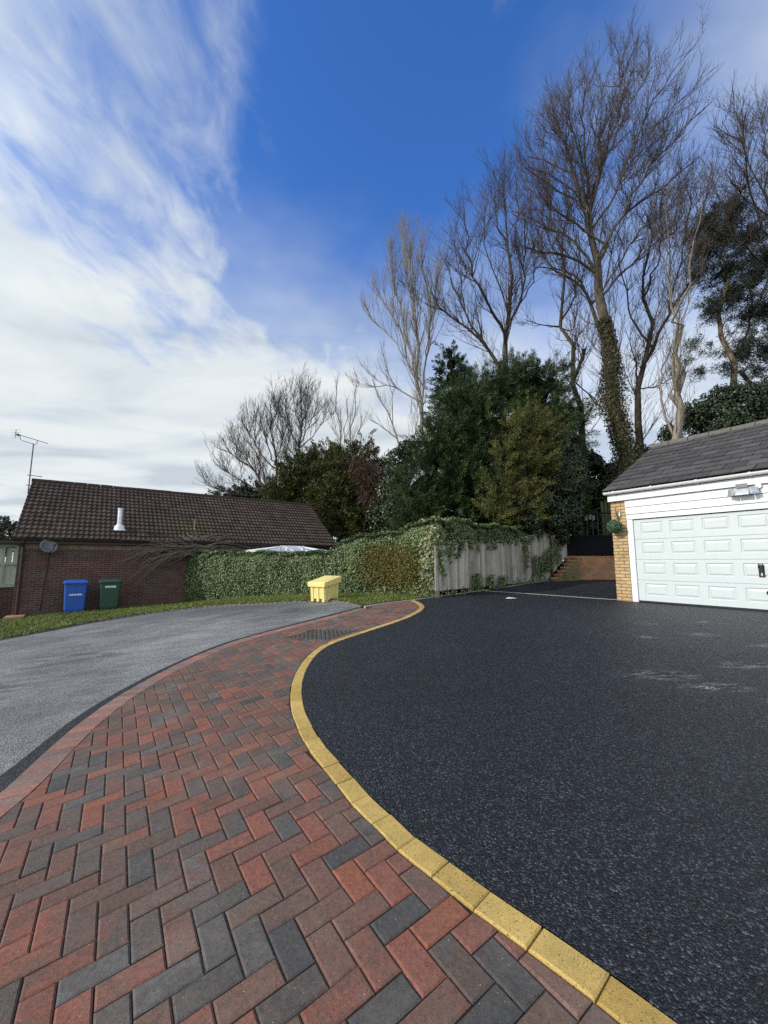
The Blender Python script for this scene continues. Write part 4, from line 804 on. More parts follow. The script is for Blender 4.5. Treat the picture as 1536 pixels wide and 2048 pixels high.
def core(blobs, k, parent, name='inner_shade', m=None):  # dark blobs standing in for the shaded inside of a crown
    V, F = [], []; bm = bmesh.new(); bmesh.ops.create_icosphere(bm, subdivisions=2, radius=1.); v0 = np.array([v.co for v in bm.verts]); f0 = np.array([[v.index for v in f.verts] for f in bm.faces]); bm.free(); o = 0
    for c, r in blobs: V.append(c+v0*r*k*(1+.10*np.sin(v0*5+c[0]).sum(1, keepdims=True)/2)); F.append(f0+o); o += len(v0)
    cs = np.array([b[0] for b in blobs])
    for j in range(1, len(cs)):                  # hidden links tie the core blobs together
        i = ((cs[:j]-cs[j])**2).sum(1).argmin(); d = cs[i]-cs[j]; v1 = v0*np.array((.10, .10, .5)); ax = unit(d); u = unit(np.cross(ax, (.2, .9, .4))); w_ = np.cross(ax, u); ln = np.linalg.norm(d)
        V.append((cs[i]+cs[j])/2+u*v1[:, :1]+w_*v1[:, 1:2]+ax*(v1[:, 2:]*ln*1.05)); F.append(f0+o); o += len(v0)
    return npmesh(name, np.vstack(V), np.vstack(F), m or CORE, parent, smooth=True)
def sprays(blobs, n, per, L, W, m, parent, out=1., up=.25, rnd=.45, spread=.12, name='crown', huev=.22, lo=.8, hi=1.05, k=.80, lump=.14, zmin=-9, wind=(0, 0, 0), bend=0.):
    P, N_ = surf(blobs, n, lo, hi, lump, zmin); n = len(P); ax = unit(N_*out+np.array((0, 0, up))+np.array(wind)+rng.normal(0, rnd*.6, (n, 3))); hc = rng.normal(.45, huev, n)
    i = np.repeat(np.arange(n), per); q_ = len(i); D = unit(ax[i]+rng.normal(0, rnd, (q_, 3))+np.array((0, 0, -bend))*rng.random((q_, 1)))
    P2 = P[i]+ax[i]*rng.uniform(-.6, .9, (q_, 1))*L*.9+rng.normal(0, spread, (q_, 3))
    o = blade_mesh(name, P2, D, L*rng.uniform(.55, 1.25, q_), W*rng.uniform(.6, 1.3, q_), hc[i]+rng.normal(0, .13, q_), m, parent)
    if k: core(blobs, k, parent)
    return o
def leaves(name, P, N_, size, m, parent, hue, jit=.55):
    n = len(P); nn = unit(N_+rng.normal(0, jit, (n, 3))); d = unit(np.cross(nn, unit(rng.normal(0, 1, (n, 3))))); d[:, 2] -= .35; d = unit(d); sd_ = unit(np.cross(nn, d)); s_ = size*rng.uniform(.6, 1.25, n)[:, None]
    fold = nn*s_*.12
    V = np.stack([P-d*s_*.45, P+sd_*s_*.46-d*s_*.12+fold, P+sd_*s_*.22+d*s_*.22+fold*.6, P+d*s_*.6, P-sd_*s_*.22+d*s_*.22+fold*.6, P-sd_*s_*.46-d*s_*.12+fold], 1).reshape(-1, 3); b = np.arange(n)*6
    F = np.vstack([np.c_[b, b+1, b+2, b+3], np.c_[b, b+3, b+4, b+5]])
    return npmesh(name, V, F, m, parent, attrs={'hue': np.clip(np.r_[hue, hue], 0, 1)})

# ivy hedge: a clipped body along its foot line, then over the back of the fence
he = thing('ivy_hedge', 'long clipped ivy hedge curving from the bungalow to the fence', 'hedge')
HP = smooth_curve([(-8.0, 16.45), (-7.2, 15.9), (-5.11, 14.4), (-3.4, 13.45), (-1.97, 12.5), (-.6, 11.55), (.43, 10.9), (1.0, 10.4), (1.38, 10.2), (1.75, 10.72), (2.6, 11.78), (3.9, 13.15), (5.1, 14.45), (5.9, 15.3)], .08)
hs = np.r_[0, np.cumsum(np.linalg.norm(np.diff(HP, axis=0), axis=1))]; HT = np.gradient(HP, axis=0); HT /= np.linalg.norm(HT, axis=1)[:, None]
kink = hs[np.linalg.norm(HP-np.array((1.38, 10.2)), axis=1).argmin()]
def htop(p, s): return np.where(s < kink, np.interp(p[:, 0], [-8, -5.1, -2.6, -1.75, -1.3, -.65, .43, 1.05, 1.4], [1.74, 1.66, 1.60, 1.66, 1.95, 2.08, 2.2, 2.38, 2.43]), np.interp(s-kink, [0, 1, 3, 5, 7], [2.43, 2.50, 2.46, 2.52, 2.6]))
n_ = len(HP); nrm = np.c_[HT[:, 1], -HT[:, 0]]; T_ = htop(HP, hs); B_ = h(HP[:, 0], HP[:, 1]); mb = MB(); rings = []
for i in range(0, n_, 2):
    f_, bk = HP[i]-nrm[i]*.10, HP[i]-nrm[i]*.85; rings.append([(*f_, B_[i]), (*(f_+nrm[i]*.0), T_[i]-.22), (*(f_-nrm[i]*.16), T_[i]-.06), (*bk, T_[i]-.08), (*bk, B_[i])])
mb.loft(rings); mb.build('inner_shade', CORE, he)  # dark body standing in for the shade inside the hedge
def hsample(n, face):
    s_ = rng.uniform(0, hs[-1], n); ip = lambda A_: np.interp(s_, hs, A_); p = np.c_[ip(HP[:, 0]), ip(HP[:, 1])]; nn = np.c_[ip(nrm[:, 0]), ip(nrm[:, 1])]; t_ = ip(T_); b = ip(B_)
    lump = .05*np.sin(s_*3.1)+.04*np.sin(s_*7.3+1)
    if face == 'front':
        v = rng.random(n); z = b+v*(t_-b-.06)+.02; bulge = .10*np.sin(np.pi*np.clip(v, 0, 1))+lump*v; rd = np.clip((v-.82)/.18, 0, 1)**2*.16
        off = bulge-.05-rd+rng.normal(0, .03, n); P = np.c_[p+nn*off[:, None], z]; N2 = np.c_[nn, .25+rd*4]
    else:
        u = rng.random(n); P = np.c_[p-nn*(u*.8)[:, None], t_+lump*.7+rng.normal(0, .025, n)-.03*u]; N2 = np.c_[nn*.25*(1-u)[:, None], np.ones(n)]
    return P, unit(N2), s_
P1, N1, S1 = hsample(76000, 'front'); P2, N2, S2 = hsample(27000, 'top'); P, N_, S_ = np.vstack([P1, P2]), np.vstack([N1, N2]), np.r_[S1, S2]
keep = ~((S_ > kink+.1) & (P[:, 2] < 1.35+.14*(S_-kink)) ); P, N_, S_ = P[keep], N_[keep], S_[keep]
cx, cz = P[:, 0], P[:, 2]
olive = (S_ < kink-.35) & ((((cx-.15)/.85)**2+((cz-1.18)/.62)**2) < 1+.42*rng.normal(0, 1, len(cx)))
pale = (~olive) & (((np.abs(S_-kink) < .42) & (rng.random(len(cx)) < .75)) | ((S_ > kink-1.9) & (S_ < kink+.1) & (cz < .72) & (rng.random(len(cx)) < .7)))
hn = .42+.2*np.sin(cx*2.3)*np.cos(cz*3.+cx)+rng.normal(0, .26, len(cx)); iv = ~olive & ~pale
leaves('ivy_leaves', P[iv], N_[iv], .058, IVY, he, hn[iv]); leaves('pale_ivy_leaves', P[pale], N_[pale], .085, IVYPALE, he, hn[pale]).__setitem__('label', 'pale cream green ivy at the hedge corner')
Po, No = np.repeat(P[olive], 3, 0)+rng.normal(0, .03, (3*olive.sum(), 3)), np.repeat(N_[olive], 3, 0)
leaves('clipped_face', Po, No, .042, BOXLEAF, he, np.clip(rng.normal(.5, .28, len(Po)), 0, 1), .8).__setitem__('label', 'olive brown clipped patch of the hedge')
# ivy trailing over the fence top, and up its far end
iv = thing('trailing_ivy', 'strands of ivy trailing over the grey fence boards', 'ivy'); P, N_ = [], []
r2 = np.random.default_rng(4)
for k in range(52):
    s = r2.uniform(0, fs[-1]*.9)**1.0; ln = r2.uniform(.05, .30)*(2.0 if s < .9 else 1.)*(1.7 if r2.random() < .12 else 1); m_ = int(ln*75)+8; d = fat(min(s+.05, fs[-1]))-fat(s); d /= np.linalg.norm(d); nr = np.array((d[1], -d[0]))
    z = FTOP(s)+.10-np.sort(r2.random(m_))*ln; q_ = fat(s)+nr*.06; P.append(np.c_[q_+d*np.cumsum(r2.normal(0, .016, m_))[:, None]+r2.normal(0, .035, (m_, 2)), z]); N_.append(np.tile((*nr, .3), (m_, 1)))
for s, zt, ln in ((5.2, 2.1, 1.0), (5.9, 1.55, .7), (6.3, 1.5, .75), (6.6, 1.6, .6), (6.9, 1.75, .8), (7.2, 1.9, .9), (7.6, 2.2, 1.0), (7.9, 2.2, .9), (1.9, 1.0, .35), (2.7, .95, .4), (3.4, .9, .3)):
    for _ in range(3):
        m_ = 60; d = np.array((.69, .72)); nr = np.array((.72, -.69)); q_ = fat(min(s, fs[-1]))+nr*.08; z = zt-r2.random(m_)*ln; P.append(np.c_[q_+d*r2.normal(0, .11, m_)[:, None]+nr*r2.uniform(0, .1, m_)[:, None], z]); N_.append(np.tile((*nr, .3), (m_, 1)))
P, N_ = np.vstack(P), unit(np.vstack(N_)); leaves('ivy_leaves', P, N_, .072, IVY, iv, r2.normal(.5, .3, len(P)))
# low weeds at the foot of the fence
we = thing('fence_weeds', 'small weeds growing along the foot of the grey fence', 'weeds'); P, N_ = [], []
for k in range(46):
    s = r2.uniform(.1, fs[-1]*.8); q_ = fat(s)+np.array((.72, -.69))*r2.uniform(.05, .16); m_ = 14; hh = r2.uniform(.05, .28)
    P.append(np.c_[q_+r2.normal(0, .05, (m_, 2)), float(h(*q_))+.02+r2.random(m_)*hh]); N_.append(np.tile((.5, -.5, .7), (m_, 1)))
P = np.vstack(P); leaves('leaves', P, unit(np.vstack(N_)), .055, IVYPALE, we, r2.normal(.4, .3, len(P)), .8)
# topiary ball
tb = thing('topiary_ball', 'round green topiary ball hanging on the buff brick pillar', 'topiary', gw(.145, -.19, 2.145), GR)
d = unit(rng.normal(0, 1, (2600, 3))); leaves('leaves', d*.14*rng.uniform(.85, 1.08, (2600, 1)), d, .036, leafmat('topiary_leaves', (.018, .045, .022), (.10, .17, .085), .4), tb, rng.normal(.5, .28, 2600), .6)
mb = MB(); mb.lathe([(0, -.125), (.08, -.10), (.125, 0), (.08, .10), (0, .125)], k=12); mb.build('inner_shade', CORE, tb); mb = MB(); mb.tube([(0, 0, .12), (0, .02, .19), (.02, .05, .20)], .004, 4); mb.build('wire', BLACK, tb)

# evergreens
def lumpy(blobs, k, lo, hi, seed):
    r_ = np.random.default_rng(seed); out = list(blobs)
    for c, r in blobs:
        for _ in range(k):
            d = unit(r_.normal(0, 1, 3)); d[1] = -abs(d[1])*.9; s = r_.uniform(lo, hi); out.append((c+d*r*r_.uniform(.80, 1.05), r*s*np.array((1, 1, r_.uniform(.7, 1.5)))))
    return out
def plumes(blobs, nb, per, Lb, L, W, m, parent, up=.35, wind=(0, 0, 0), fat=.16, huev=.22, name='crown', zmin=-9, hi=.95, lo=.45):
    P, N_ = surf(blobs, nb, lo, hi, .1, zmin); n = len(P); N_ = N_*np.array((1, 1, .75)); ax = unit(N_+np.array((0, 0, up))+np.array(wind)+rng.normal(0, .28, (n, 3))); ln = Lb*rng.uniform(.45, 1.3, n)
    hc = np.clip(rng.normal(.42, huev, n), .02, .9); i = np.repeat(np.arange(n), per); q_ = len(i); t = rng.random(q_)**.8; rad = unit(rng.normal(0, 1, (q_, 3)))
    w_ = fat*(1.-.72*t)*np.repeat(rng.uniform(.7, 1.3, n), per); base = P[i]+ax[i]*(ln[i]*t)[:, None]; base[:, 2] -= .10*(ln[i]*t)**2
    P2 = base+rad*(w_*rng.random(q_)**.5)[:, None]; D = unit(ax[i]*1.0+rad*.75+rng.normal(0, .18, (q_, 3)))
    return blade_mesh(name, P2, D, L*rng.uniform(.55, 1.2, q_)*(1-.3*t), W*rng.uniform(.6, 1.3, q_), hc[i]+.22*(t-.5)+rng.normal(0, .10, q_), m, parent)
def evergreen(name, label, cat, blobs, nb, per, Lb, L, W, m, group=None, trunk=True, sub_=(4, .22, .42), k=.55, leaf=None, shape=None, **kw):
    main = blobs; blobs = lumpy(blobs, *sub_, len(label)) if sub_ else blobs
    c = np.mean([b[0] for b in main], 0); zb = min(b[0][2]-b[1][2] for b in main); t = thing(name, label, cat, (0, 0, 0), 0, group)
    if leaf:                                     # broad leaved
        P, N_ = surf(blobs, nb, .72, 1.1, .2); leaves('crown', P, N_, leaf, m, t, rng.normal(.42, .26, len(P)), .75)
    else: plumes(blobs, nb, per, Lb, L, W, m, t, **kw)
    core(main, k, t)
    if trunk:
        mb = MB(); mb.tube([(c[0], c[1], min(zb, float(h(c[0], c[1])))-.2), (c[0]+.05, c[1], c[2]), (c[0], c[1], c[2]+.6)], [.2, .14, .05], 8); mb.build('trunk', BARK_DK, t)
    return t
sx = lambda L, c, k, kr=1., dx=0: [(c+(x-c)*k+dx, y, r*kr, *d) for x, y, r, *d in L]
evergreen('dark_conifer', 'huge dark green conifer behind the hedge and fence', 'conifer', blobs_px(sx([(845, 985, 58, 0), (880, 905, 60, .3), (935, 830, 62, .5), (1000, 790, 62, .8), (1075, 785, 58, 1.), (1110, 840, 62, .8), (985, 890, 95, .2), (920, 975, 85, 0), (1075, 910, 85, .4), (1010, 1000, 85, 0), (830, 1045, 48, 0), (1120, 930, 55, .8), (1100, 1010, 70, .3), (890, 1050, 48, .2), (960, 1060, 48, .4), (1030, 1060, 45, .4), (1040, 760, 30, 1.2), (1110, 770, 28, 1.2), (970, 775, 30, 1.), (1140, 880, 30, 1.)], 960, .93, .90), 17.2, .9), 2500, 110, .95, .22, .023, CON_DARK, up=.45, k=.68)
evergreen('golden_conifer', 'golden tinged conifer in front of the huge dark one', 'conifer', blobs_px([(1050, 860, 26, 0), (1085, 880, 32, .2), (1015, 915, 28, 0), (1058, 935, 42, .1), (1005, 985, 32, -.2), (1035, 1010, 36, 0), (985, 1030, 22, -.4), (1070, 830, 12, .1), (1085, 955, 30, .3)], 14.9, .8), 480, 95, .85, .16, .020, CON_GOLD, up=.75, wind=(.45, 0, 0), fat=.13, k=.4, huev=.3, lo=.35)
t = thing('ivy_thicket', 'dark ivy thicket heaped at the far end of the fence', 'ivy'); B_iv = blobs_px(sx([(1085, 965, 46, 0), (1125, 950, 54, .3), (1055, 1040, 30, -.8), (1095, 1030, 44, -.3), (1130, 1030, 36, .4), (1143, 1000, 32, .6), (1110, 905, 44, .4), (1150, 930, 30, .9), (1150, 1055, 18, .6), (1120, 1075, 20, .2)], 1090, .95, .95), 15.6, .8)
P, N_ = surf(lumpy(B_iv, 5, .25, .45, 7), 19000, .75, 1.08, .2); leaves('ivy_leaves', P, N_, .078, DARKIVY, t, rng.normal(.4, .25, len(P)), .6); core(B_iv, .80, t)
mb = MB(); c = B_iv[3][0]; mb.tube([(c[0], c[1], .5), (c[0]+.1, c[1]+.1, 1.8), (c[0], c[1], 3.)], [.09, .07, .03], 7); mb.build('stem', BARK_DK, t)
evergreen('olive_conifer', 'bushy olive green conifer beyond the right end of the tiled roof', 'conifer', blobs_px([(585, 985, 38, 0), (610, 950, 36, 0), (650, 935, 30, 0), (640, 990, 52, 0), (600, 1030, 40, 0), (665, 1035, 48, -.5), (575, 1015, 30, 0), (640, 925, 18, .3)], 26, .9), 820, 75, 1.15, .26, .05, CON_OLIVE, up=.5, fat=.22)
evergreen('olive_conifer', 'olive green conifer hung with brown dead growth, left of the huge dark one', 'conifer', blobs_px([(690, 945, 34, 0), (720, 925, 26, 0), (725, 985, 48, 0), (690, 1000, 48, 0), (745, 1035, 44, 0), (700, 1050, 40, -.5), (760, 960, 30, .4)], 24.5, .9), 740, 75, 1.1, .25, .05, CON_OLIVE, up=.4, fat=.22)
rs = thing('russet_shrub', 'tangle of russet dead stems against the olive conifer', 'shrub'); P, N_ = surf(blobs_px([(735, 950, 26, 0), (752, 985, 32, 0), (765, 1020, 26, .2), (715, 930, 16, 0)], 22.8, .7), 900, .4, 1.1, .2)
i = np.repeat(np.arange(len(P)), 7); blade_mesh('dead_stems', P[i]+rng.normal(0, .15, (len(i), 3)), unit(N_[i]*.6+rng.normal(0, .6, (len(i), 3))-np.array((0, 0, .35))), rng.uniform(.2, .6, len(i)), rng.uniform(.012, .03, len(i)), rng.normal(.5, .25, len(i)), RUSSET, rs)
mb = MB(); mb.tube([at(745, 1110, 22.8), at(750, 1020, 22.8), at(742, 970, 22.8)], [.08, .06, .02], 6); mb.build('stem', BARK_DK, rs)
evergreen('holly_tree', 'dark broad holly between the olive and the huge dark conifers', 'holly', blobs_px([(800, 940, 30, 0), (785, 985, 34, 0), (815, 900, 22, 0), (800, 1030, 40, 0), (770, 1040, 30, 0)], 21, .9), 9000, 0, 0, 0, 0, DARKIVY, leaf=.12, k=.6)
evergreen('spire_conifer', 'narrow dark conifer spire rising behind the huge dark conifer', 'conifer', blobs_px([(900, 705, 11, 0), (902, 730, 20, 0), (905, 760, 30, 0), (908, 800, 40, 0), (910, 850, 45, 0)], 25, .9), 330, 70, .9, .24, .045, CON_DARK, up=.0, fat=.16, k=.5)
evergreen('dark_shrub', 'dark evergreen shrub peeping over the tiled roof ridge', 'shrub', blobs_px([(470, 1003, 24, 0), (510, 998, 24, 0), (545, 1003, 26, 0), (440, 1010, 14, 0), (520, 1020, 30, 0)], 31, .9), 300, 50, 1.1, .3, .08, DARKIVY, up=.3, fat=.25, k=.7)
evergreen('holly_bush', 'dark holly bush behind the garage roof ridge', 'holly', blobs_px([(1395, 838, 34, 0), (1430, 815, 34, 0), (1470, 800, 36, 0), (1510, 800, 36, 0), (1450, 850, 50, 0), (1540, 830, 40, 0), (1340, 870, 22, .3)], 17.5, .8), 14000, 0, 0, 0, 0, DARKIVY, leaf=.095, k=.7)
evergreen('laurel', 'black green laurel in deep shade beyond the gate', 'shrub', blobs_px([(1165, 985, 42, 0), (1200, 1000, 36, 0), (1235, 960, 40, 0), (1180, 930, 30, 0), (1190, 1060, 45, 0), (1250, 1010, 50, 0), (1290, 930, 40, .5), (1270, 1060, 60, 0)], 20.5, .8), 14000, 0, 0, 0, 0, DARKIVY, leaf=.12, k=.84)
P, N_ = surf(lumpy(blobs_px([(x, 1074+6*math.sin(x*.2), 26+8*math.sin(x*.13)) for x in range(-260, 40, 22)], 75, .8), 6, .3, .5, 3), 16000, .6, 1.1, .3); tag(leaves('distant_trees', P, N_, .5, leafmat('far_wood', (.02, .024, .014), (.07, .07, .045)), None, rng.normal(.4, .25, len(P)), .8), kind='stuff')

# ------------------------------------------------------------------ bare trees
def resample(P, n):
    P = np.asarray(P, float); s = np.r_[0, np.cumsum(np.linalg.norm(np.diff(P, axis=0), axis=1))]; t = np.linspace(0, s[-1], n)
    from_ = np.stack([np.interp(t, s, P[:, k]) for k in range(3)], 1)
    for _ in range(2): from_[1:-1] = (from_[:-2]+2*from_[1:-1]+from_[2:])/4
    return from_
def tubes(P, Rr, k):
    N_, n, _ = P.shape; T = unit(np.gradient(P, axis=1)); ref = np.array((.13, 1., .07)); u = unit(np.cross(T, ref)); v = np.cross(T, u)
    a = np.arange(k)*2*np.pi/k; V = P[:, :, None]+(u[:, :, None]*np.cos(a)[:, None]+v[:, :, None]*np.sin(a)[:, None])*Rr[:, :, None, None]
    b = (np.arange(N_)*n*k)[:, None, None]+(np.arange(n-1)*k)[None, :, None]; j = np.arange(k); j2 = (j+1) % k
    return V.reshape(-1, 3), np.stack([b+j, b+j2, b+k+j2, b+k+j], -1).reshape(-1, 4)
def spawn(P, Rr, dens, L0, L1, ang, up, n, rmax, rmin, t0=.15, wind=(0, 0, 0), curl=.25, wig=.05):
    N_, m_ = P.shape[:2]; ln = np.linalg.norm(np.diff(P, axis=1), axis=2).sum(1); M = int(dens*ln.sum()); i = rng.choice(N_, M, p=ln/ln.sum()); t = t0+(1-t0)*rng.random(M)**.85
    x = t*(m_-1); a = np.minimum(x.astype(int), m_-2); f = (x-a)[:, None]; p0 = P[i, a]*(1-f)+P[i, a+1]*f; T = unit(P[i, a+1]-P[i, a]); pr = (Rr[i, a]*(1-f[:, 0])+Rr[i, a+1]*f[:, 0])
    per = unit(np.cross(T, rng.normal(0, 1, (M, 3)))); an = np.radians(rng.normal(ang, ang*.22, M))[:, None]; d = unit(np.cos(an)*T+np.sin(an)*per+np.array((0, 0, up))+np.array(wind))
    L = (rng.uniform(L0, L1, M)*(1.15-.55*t))[:, None]; s = np.linspace(0, 1, n)
    C_ = p0[:, None]+d[:, None]*(L*s)[:, :, None]; C_[:, :, 2] += curl*L*s**2; C_ += np.array(wind)*(L*s**2*.6)[:, :, None]
    wv = np.cumsum(np.cumsum(rng.normal(0, wig*.8, (M, n, 3)), 1), 1)*L[:, :, None]; wv -= wv[:, :1]; C_ += wv
    r0 = np.minimum(pr*.62, rmax*rng.uniform(.7, 1.1, M)); r0 = np.maximum(r0, rmin); return C_, r0[:, None]*(1-s)+rmin*.5*s
def bare_tree(name, label, Y, limbs, levels, bark, twig, group='bare winter trees', up=.25, wind=(0, 0, 0), seed=1, spread=.35, extra=None):
    global rng; keep = rng; rng = np.random.default_rng(seed)
    t = thing(name, label, 'tree', (0, 0, 0), 0, group); P, Rr, mb = [], [], MB(); sc = Y/800
    for L in limbs:
        *pts, w0, w1 = L; n = len(pts); sl = rng.normal(0, spread)*1. if len(P) else 0.; ln = abs(pts[-1][1]-pts[0][1])*sc
        Yb, root = Y, None
        if P:                                    # root the limb on the nearest stem already grown
            w0_ = np.array(at(*pts[0], Y)); al = np.vstack(P); ar_ = np.hstack(Rr); j = ((al-w0_)[:, [0, 2]]**2).sum(1).argmin(); Yb = al[j, 1]; root = al[j]; w0 = min(w0*.62, max(ar_[j]*1.5/sc, w1)); w1 *= .8
        W3 = [np.array(at(x, y, Yb+sl*ln*i/(n-1))) for i, (x, y) in enumerate(pts)]
        if root is not None: W3[0] = root
        q_ = resample(W3, 12); q_[1:-1] += rng.normal(0, .012, (10, 3))*ln; P.append(q_); Rr.append((w1+(w0-w1)*np.linspace(1, 0, 12)**(1.25 if root is None else 1.))*sc/2)
    P, Rr = np.array(P), np.array(Rr); V, F = tubes(P, Rr, 9); o = npmesh('trunk', V, F, bark, t, smooth=True)
    Vs, Fs, ofs = [], [], 0; cp, cr = P, Rr
    for lv, (dens, L0, L1, ang, rmax, rmin, n, k) in enumerate(levels):
        if lv == 1:                              # second order grows from the limbs too
            ex, er = spawn(cp, cr, dens*.8, L0, L1*1.2, ang, up, n, rmax, rmin, t0=.2, wind=wind, wig=.017)
        np_, nr_ = spawn(*((cp, cr) if lv == 0 else (np_, nr_)), dens, L0, L1, ang, up, n, rmax, rmin, t0=.22 if lv == 0 else .12, wind=wind, wig=.017)
        if lv == 1: np_, nr_ = np.vstack([np_, ex]), np.vstack([nr_, er])
        V, F = tubes(np_, nr_, k); Vs.append(V); Fs.append(F+ofs); ofs += len(V)
    npmesh('crown', np.vstack(Vs), np.vstack(Fs), twig, t, smooth=True); rng = keep; return t, P, Rr
c6 = lambda *L: [(700+x/1.837, 100+y/1.837) for x, y in L]
c5 = lambda *L: [(400+x/3.072, 700+y/3.072) for x, y in L]
LV = [(1.6, 1.2, 2.9, 36, .032, .013, 8, 4), (2.3, .7, 1.6, 36, .016, .0092, 6, 3), (4.0, .32, .9, 38, .0085, .0065, 5, 3)]
big, bp, br_ = bare_tree('bare_tree', 'tallest bare tree with a thick ivy clad trunk and windswept crown', 18., [
    [(1240, 1110), *c6((980, 1470), (960, 1200), (940, 1000), (915, 800), (900, 600), (885, 480), (905, 380), (940, 250), (980, 100), (985, 30)), 36, 2],
    [*c6((925, 850), (890, 660), (870, 560), (830, 480), (780, 430), (720, 400), (650, 390)), 16, 2], [*c6((830, 480), (800, 400), (775, 320), (745, 235)), 9, 2], [*c6((905, 720), (850, 545), (760, 520), (700, 470), (640, 430)), 13, 2],
    [*c6((905, 850), (820, 690), (740, 660), (650, 610), (595, 590)), 14, 2], [*c6((920, 1010), (885, 950), (870, 880), (795, 830), (730, 800)), 17, 3], [*c6((905, 830), (850, 780), (760, 740), (690, 745), (640, 720)), 11, 2],
    [*c6((930, 700), (960, 560), (1010, 420), (1060, 300), (1120, 180), (1190, 70)), 13, 2], [*c6((935, 800), (1000, 600), (1080, 450), (1180, 340), (1260, 260), (1330, 190)), 14, 2], [*c6((940, 760), (1010, 590), (1100, 540), (1190, 470), (1280, 390)), 11, 2],
    [*c6((900, 620), (920, 450), (960, 300), (1010, 180), (1040, 60)), 12, 2], [*c6((885, 500), (860, 350), (850, 200), (870, 100)), 11, 2], [*c6((870, 580), (800, 380), (760, 280), (720, 250)), 9, 2], [*c6((950, 900), (1020, 800), (1100, 720), (1200, 640)), 11, 2],
    [*c6((905, 560), (890, 420), (900, 260), (930, 130)), 10, 2], [*c6((860, 560), (790, 490), (720, 450), (655, 430)), 8, 2], [*c6((900, 760), (830, 640), (760, 590), (680, 540), (630, 450)), 9, 2], [*c6((905, 900), (840, 830), (760, 800), (680, 800)), 8, 2], [*c6((780, 430), (740, 350), (700, 330)), 6, 1.5], [*c6((945, 880), (1000, 760), (1060, 660), (1130, 620), (1210, 560)), 9, 2], [*c6((880, 520), (840, 420), (790, 330), (740, 290)), 8, 2], [*c6((930, 560), (990, 470), (1060, 400), (1160, 300)), 8, 2], [*c6((1000, 500), (1060, 380), (1150, 240), (1230, 170)), 8, 2], [*c6((960, 850), (970, 700), (1040, 560), (1090, 420)), 10, 2], [*c6((850, 700), (790, 610), (730, 580), (690, 520)), 8, 2], [*c6((890, 480), (830, 330), (800, 220), (810, 150)), 8, 2], [*c6((940, 420), (1000, 260), (1070, 130), (1110, 60)), 7, 2]],
    [(1.8, 1.1, 2.3, 31, .036, .013, 8, 4), (2.5, .7, 1.6, 34, .017, .0092, 6, 3), (4.4, .35, .9, 36, .0085, .0062, 5, 3)], BARK_MID, TWIG_DK, up=.26, wind=(.05, 0, .02), seed=21)
tv = thing('trunk_ivy', 'ivy coat clinging round the trunk of the tallest bare tree', 'ivy'); tp = resample(bp[0], 200); trr = np.interp(np.linspace(0, 1, 200), np.linspace(0, 1, 12), br_[0]); sel = np.where(tp[:, 2] < at(0, 640, 18).z)[0]
i = rng.choice(sel, 15000); a = rng.uniform(0, 6.283, 15000); d = np.c_[np.cos(a), np.sin(a), np.zeros(15000)]; fz = np.clip((at(0, 640, 18).z-tp[i, 2])/2.5, .15, 1); leaves('ivy_leaves', tp[i]+d*(trr[i]+rng.uniform(-.02, .27, 15000)*fz*(1+.5*np.sin(a*2+tp[i, 2]*1.7)))[:, None]+rng.normal(0, .05, (15000, 3)), d, .085, leafmat('trunk_ivy_leaves', (.022, .024, .008), (.105, .10, .035), .45), tv, rng.normal(.42, .26, 15000), .7)
bare_tree('bare_tree', 'spreading bare tree with forked dark trunk above the huge dark conifer', 20., [
    [(1025, 1110), *c6((592, 1250), (600, 1060), (598, 1000), (590, 850), (575, 700), (570, 560), (560, 480)), 22, 2], [*c6((600, 1070), (570, 1000), (520, 960), (470, 880), (430, 760), (420, 640)), 11, 2], [*c6((603, 1040), (625, 950), (640, 820), (650, 720), (640, 600)), 12, 2], [*c6((598, 1000), (570, 900), (510, 800), (490, 700), (480, 600)), 10, 2],
    [*c6((560, 1180), (500, 1090), (410, 1000), (350, 960), (310, 930)), 12, 2], [*c6((545, 1160), (470, 1040), (400, 940), (370, 840), (350, 780)), 10, 2], [*c6((625, 940), (670, 860), (690, 760), (690, 650)), 8, 2], [*c6((580, 760), (540, 640), (530, 540)), 7, 2], [*c6((640, 820), (600, 700), (620, 560), (610, 490)), 7, 2], [*c6((470, 880), (400, 800), (380, 700)), 6, 2]], LV, BARK_DK, TWIG_DK, seed=5)
bare_tree('bare_tree', 'bare tree with a kinked trunk left of the ivy clad tree', 18.8, [
    [(1162, 1110), *c6((850, 1450), (850, 1300), (845, 1140), (800, 1090), (775, 1020), (770, 880), (780, 740), (800, 640), (810, 560)), 18, 2], [*c6((840, 1150), (858, 1120), (862, 1100)), 13, 9], [*c6((800, 1040), (830, 900), (840, 780), (830, 700)), 9, 2], [*c6((778, 1020), (700, 1010), (640, 990)), 5, 1.5], [*c6((790, 1010), (815, 1040), (830, 1000), (805, 930)), 5, 2], [*c6((772, 880), (720, 780), (700, 680)), 6, 1.5], [*c6((785, 720), (740, 620), (720, 540)), 6, 1.5], [*c6((850, 1200), (900, 1280), (930, 1330)), 5, 2]],
    [(1.8, 1.1, 2.6, 40, .026, .012, 7, 4), (2.3, .6, 1.5, 40, .014, .0092, 6, 3), (4., .3, .85, 38, .0082, .0063, 5, 3)], BARK_DK, TWIG_DK, seed=9)
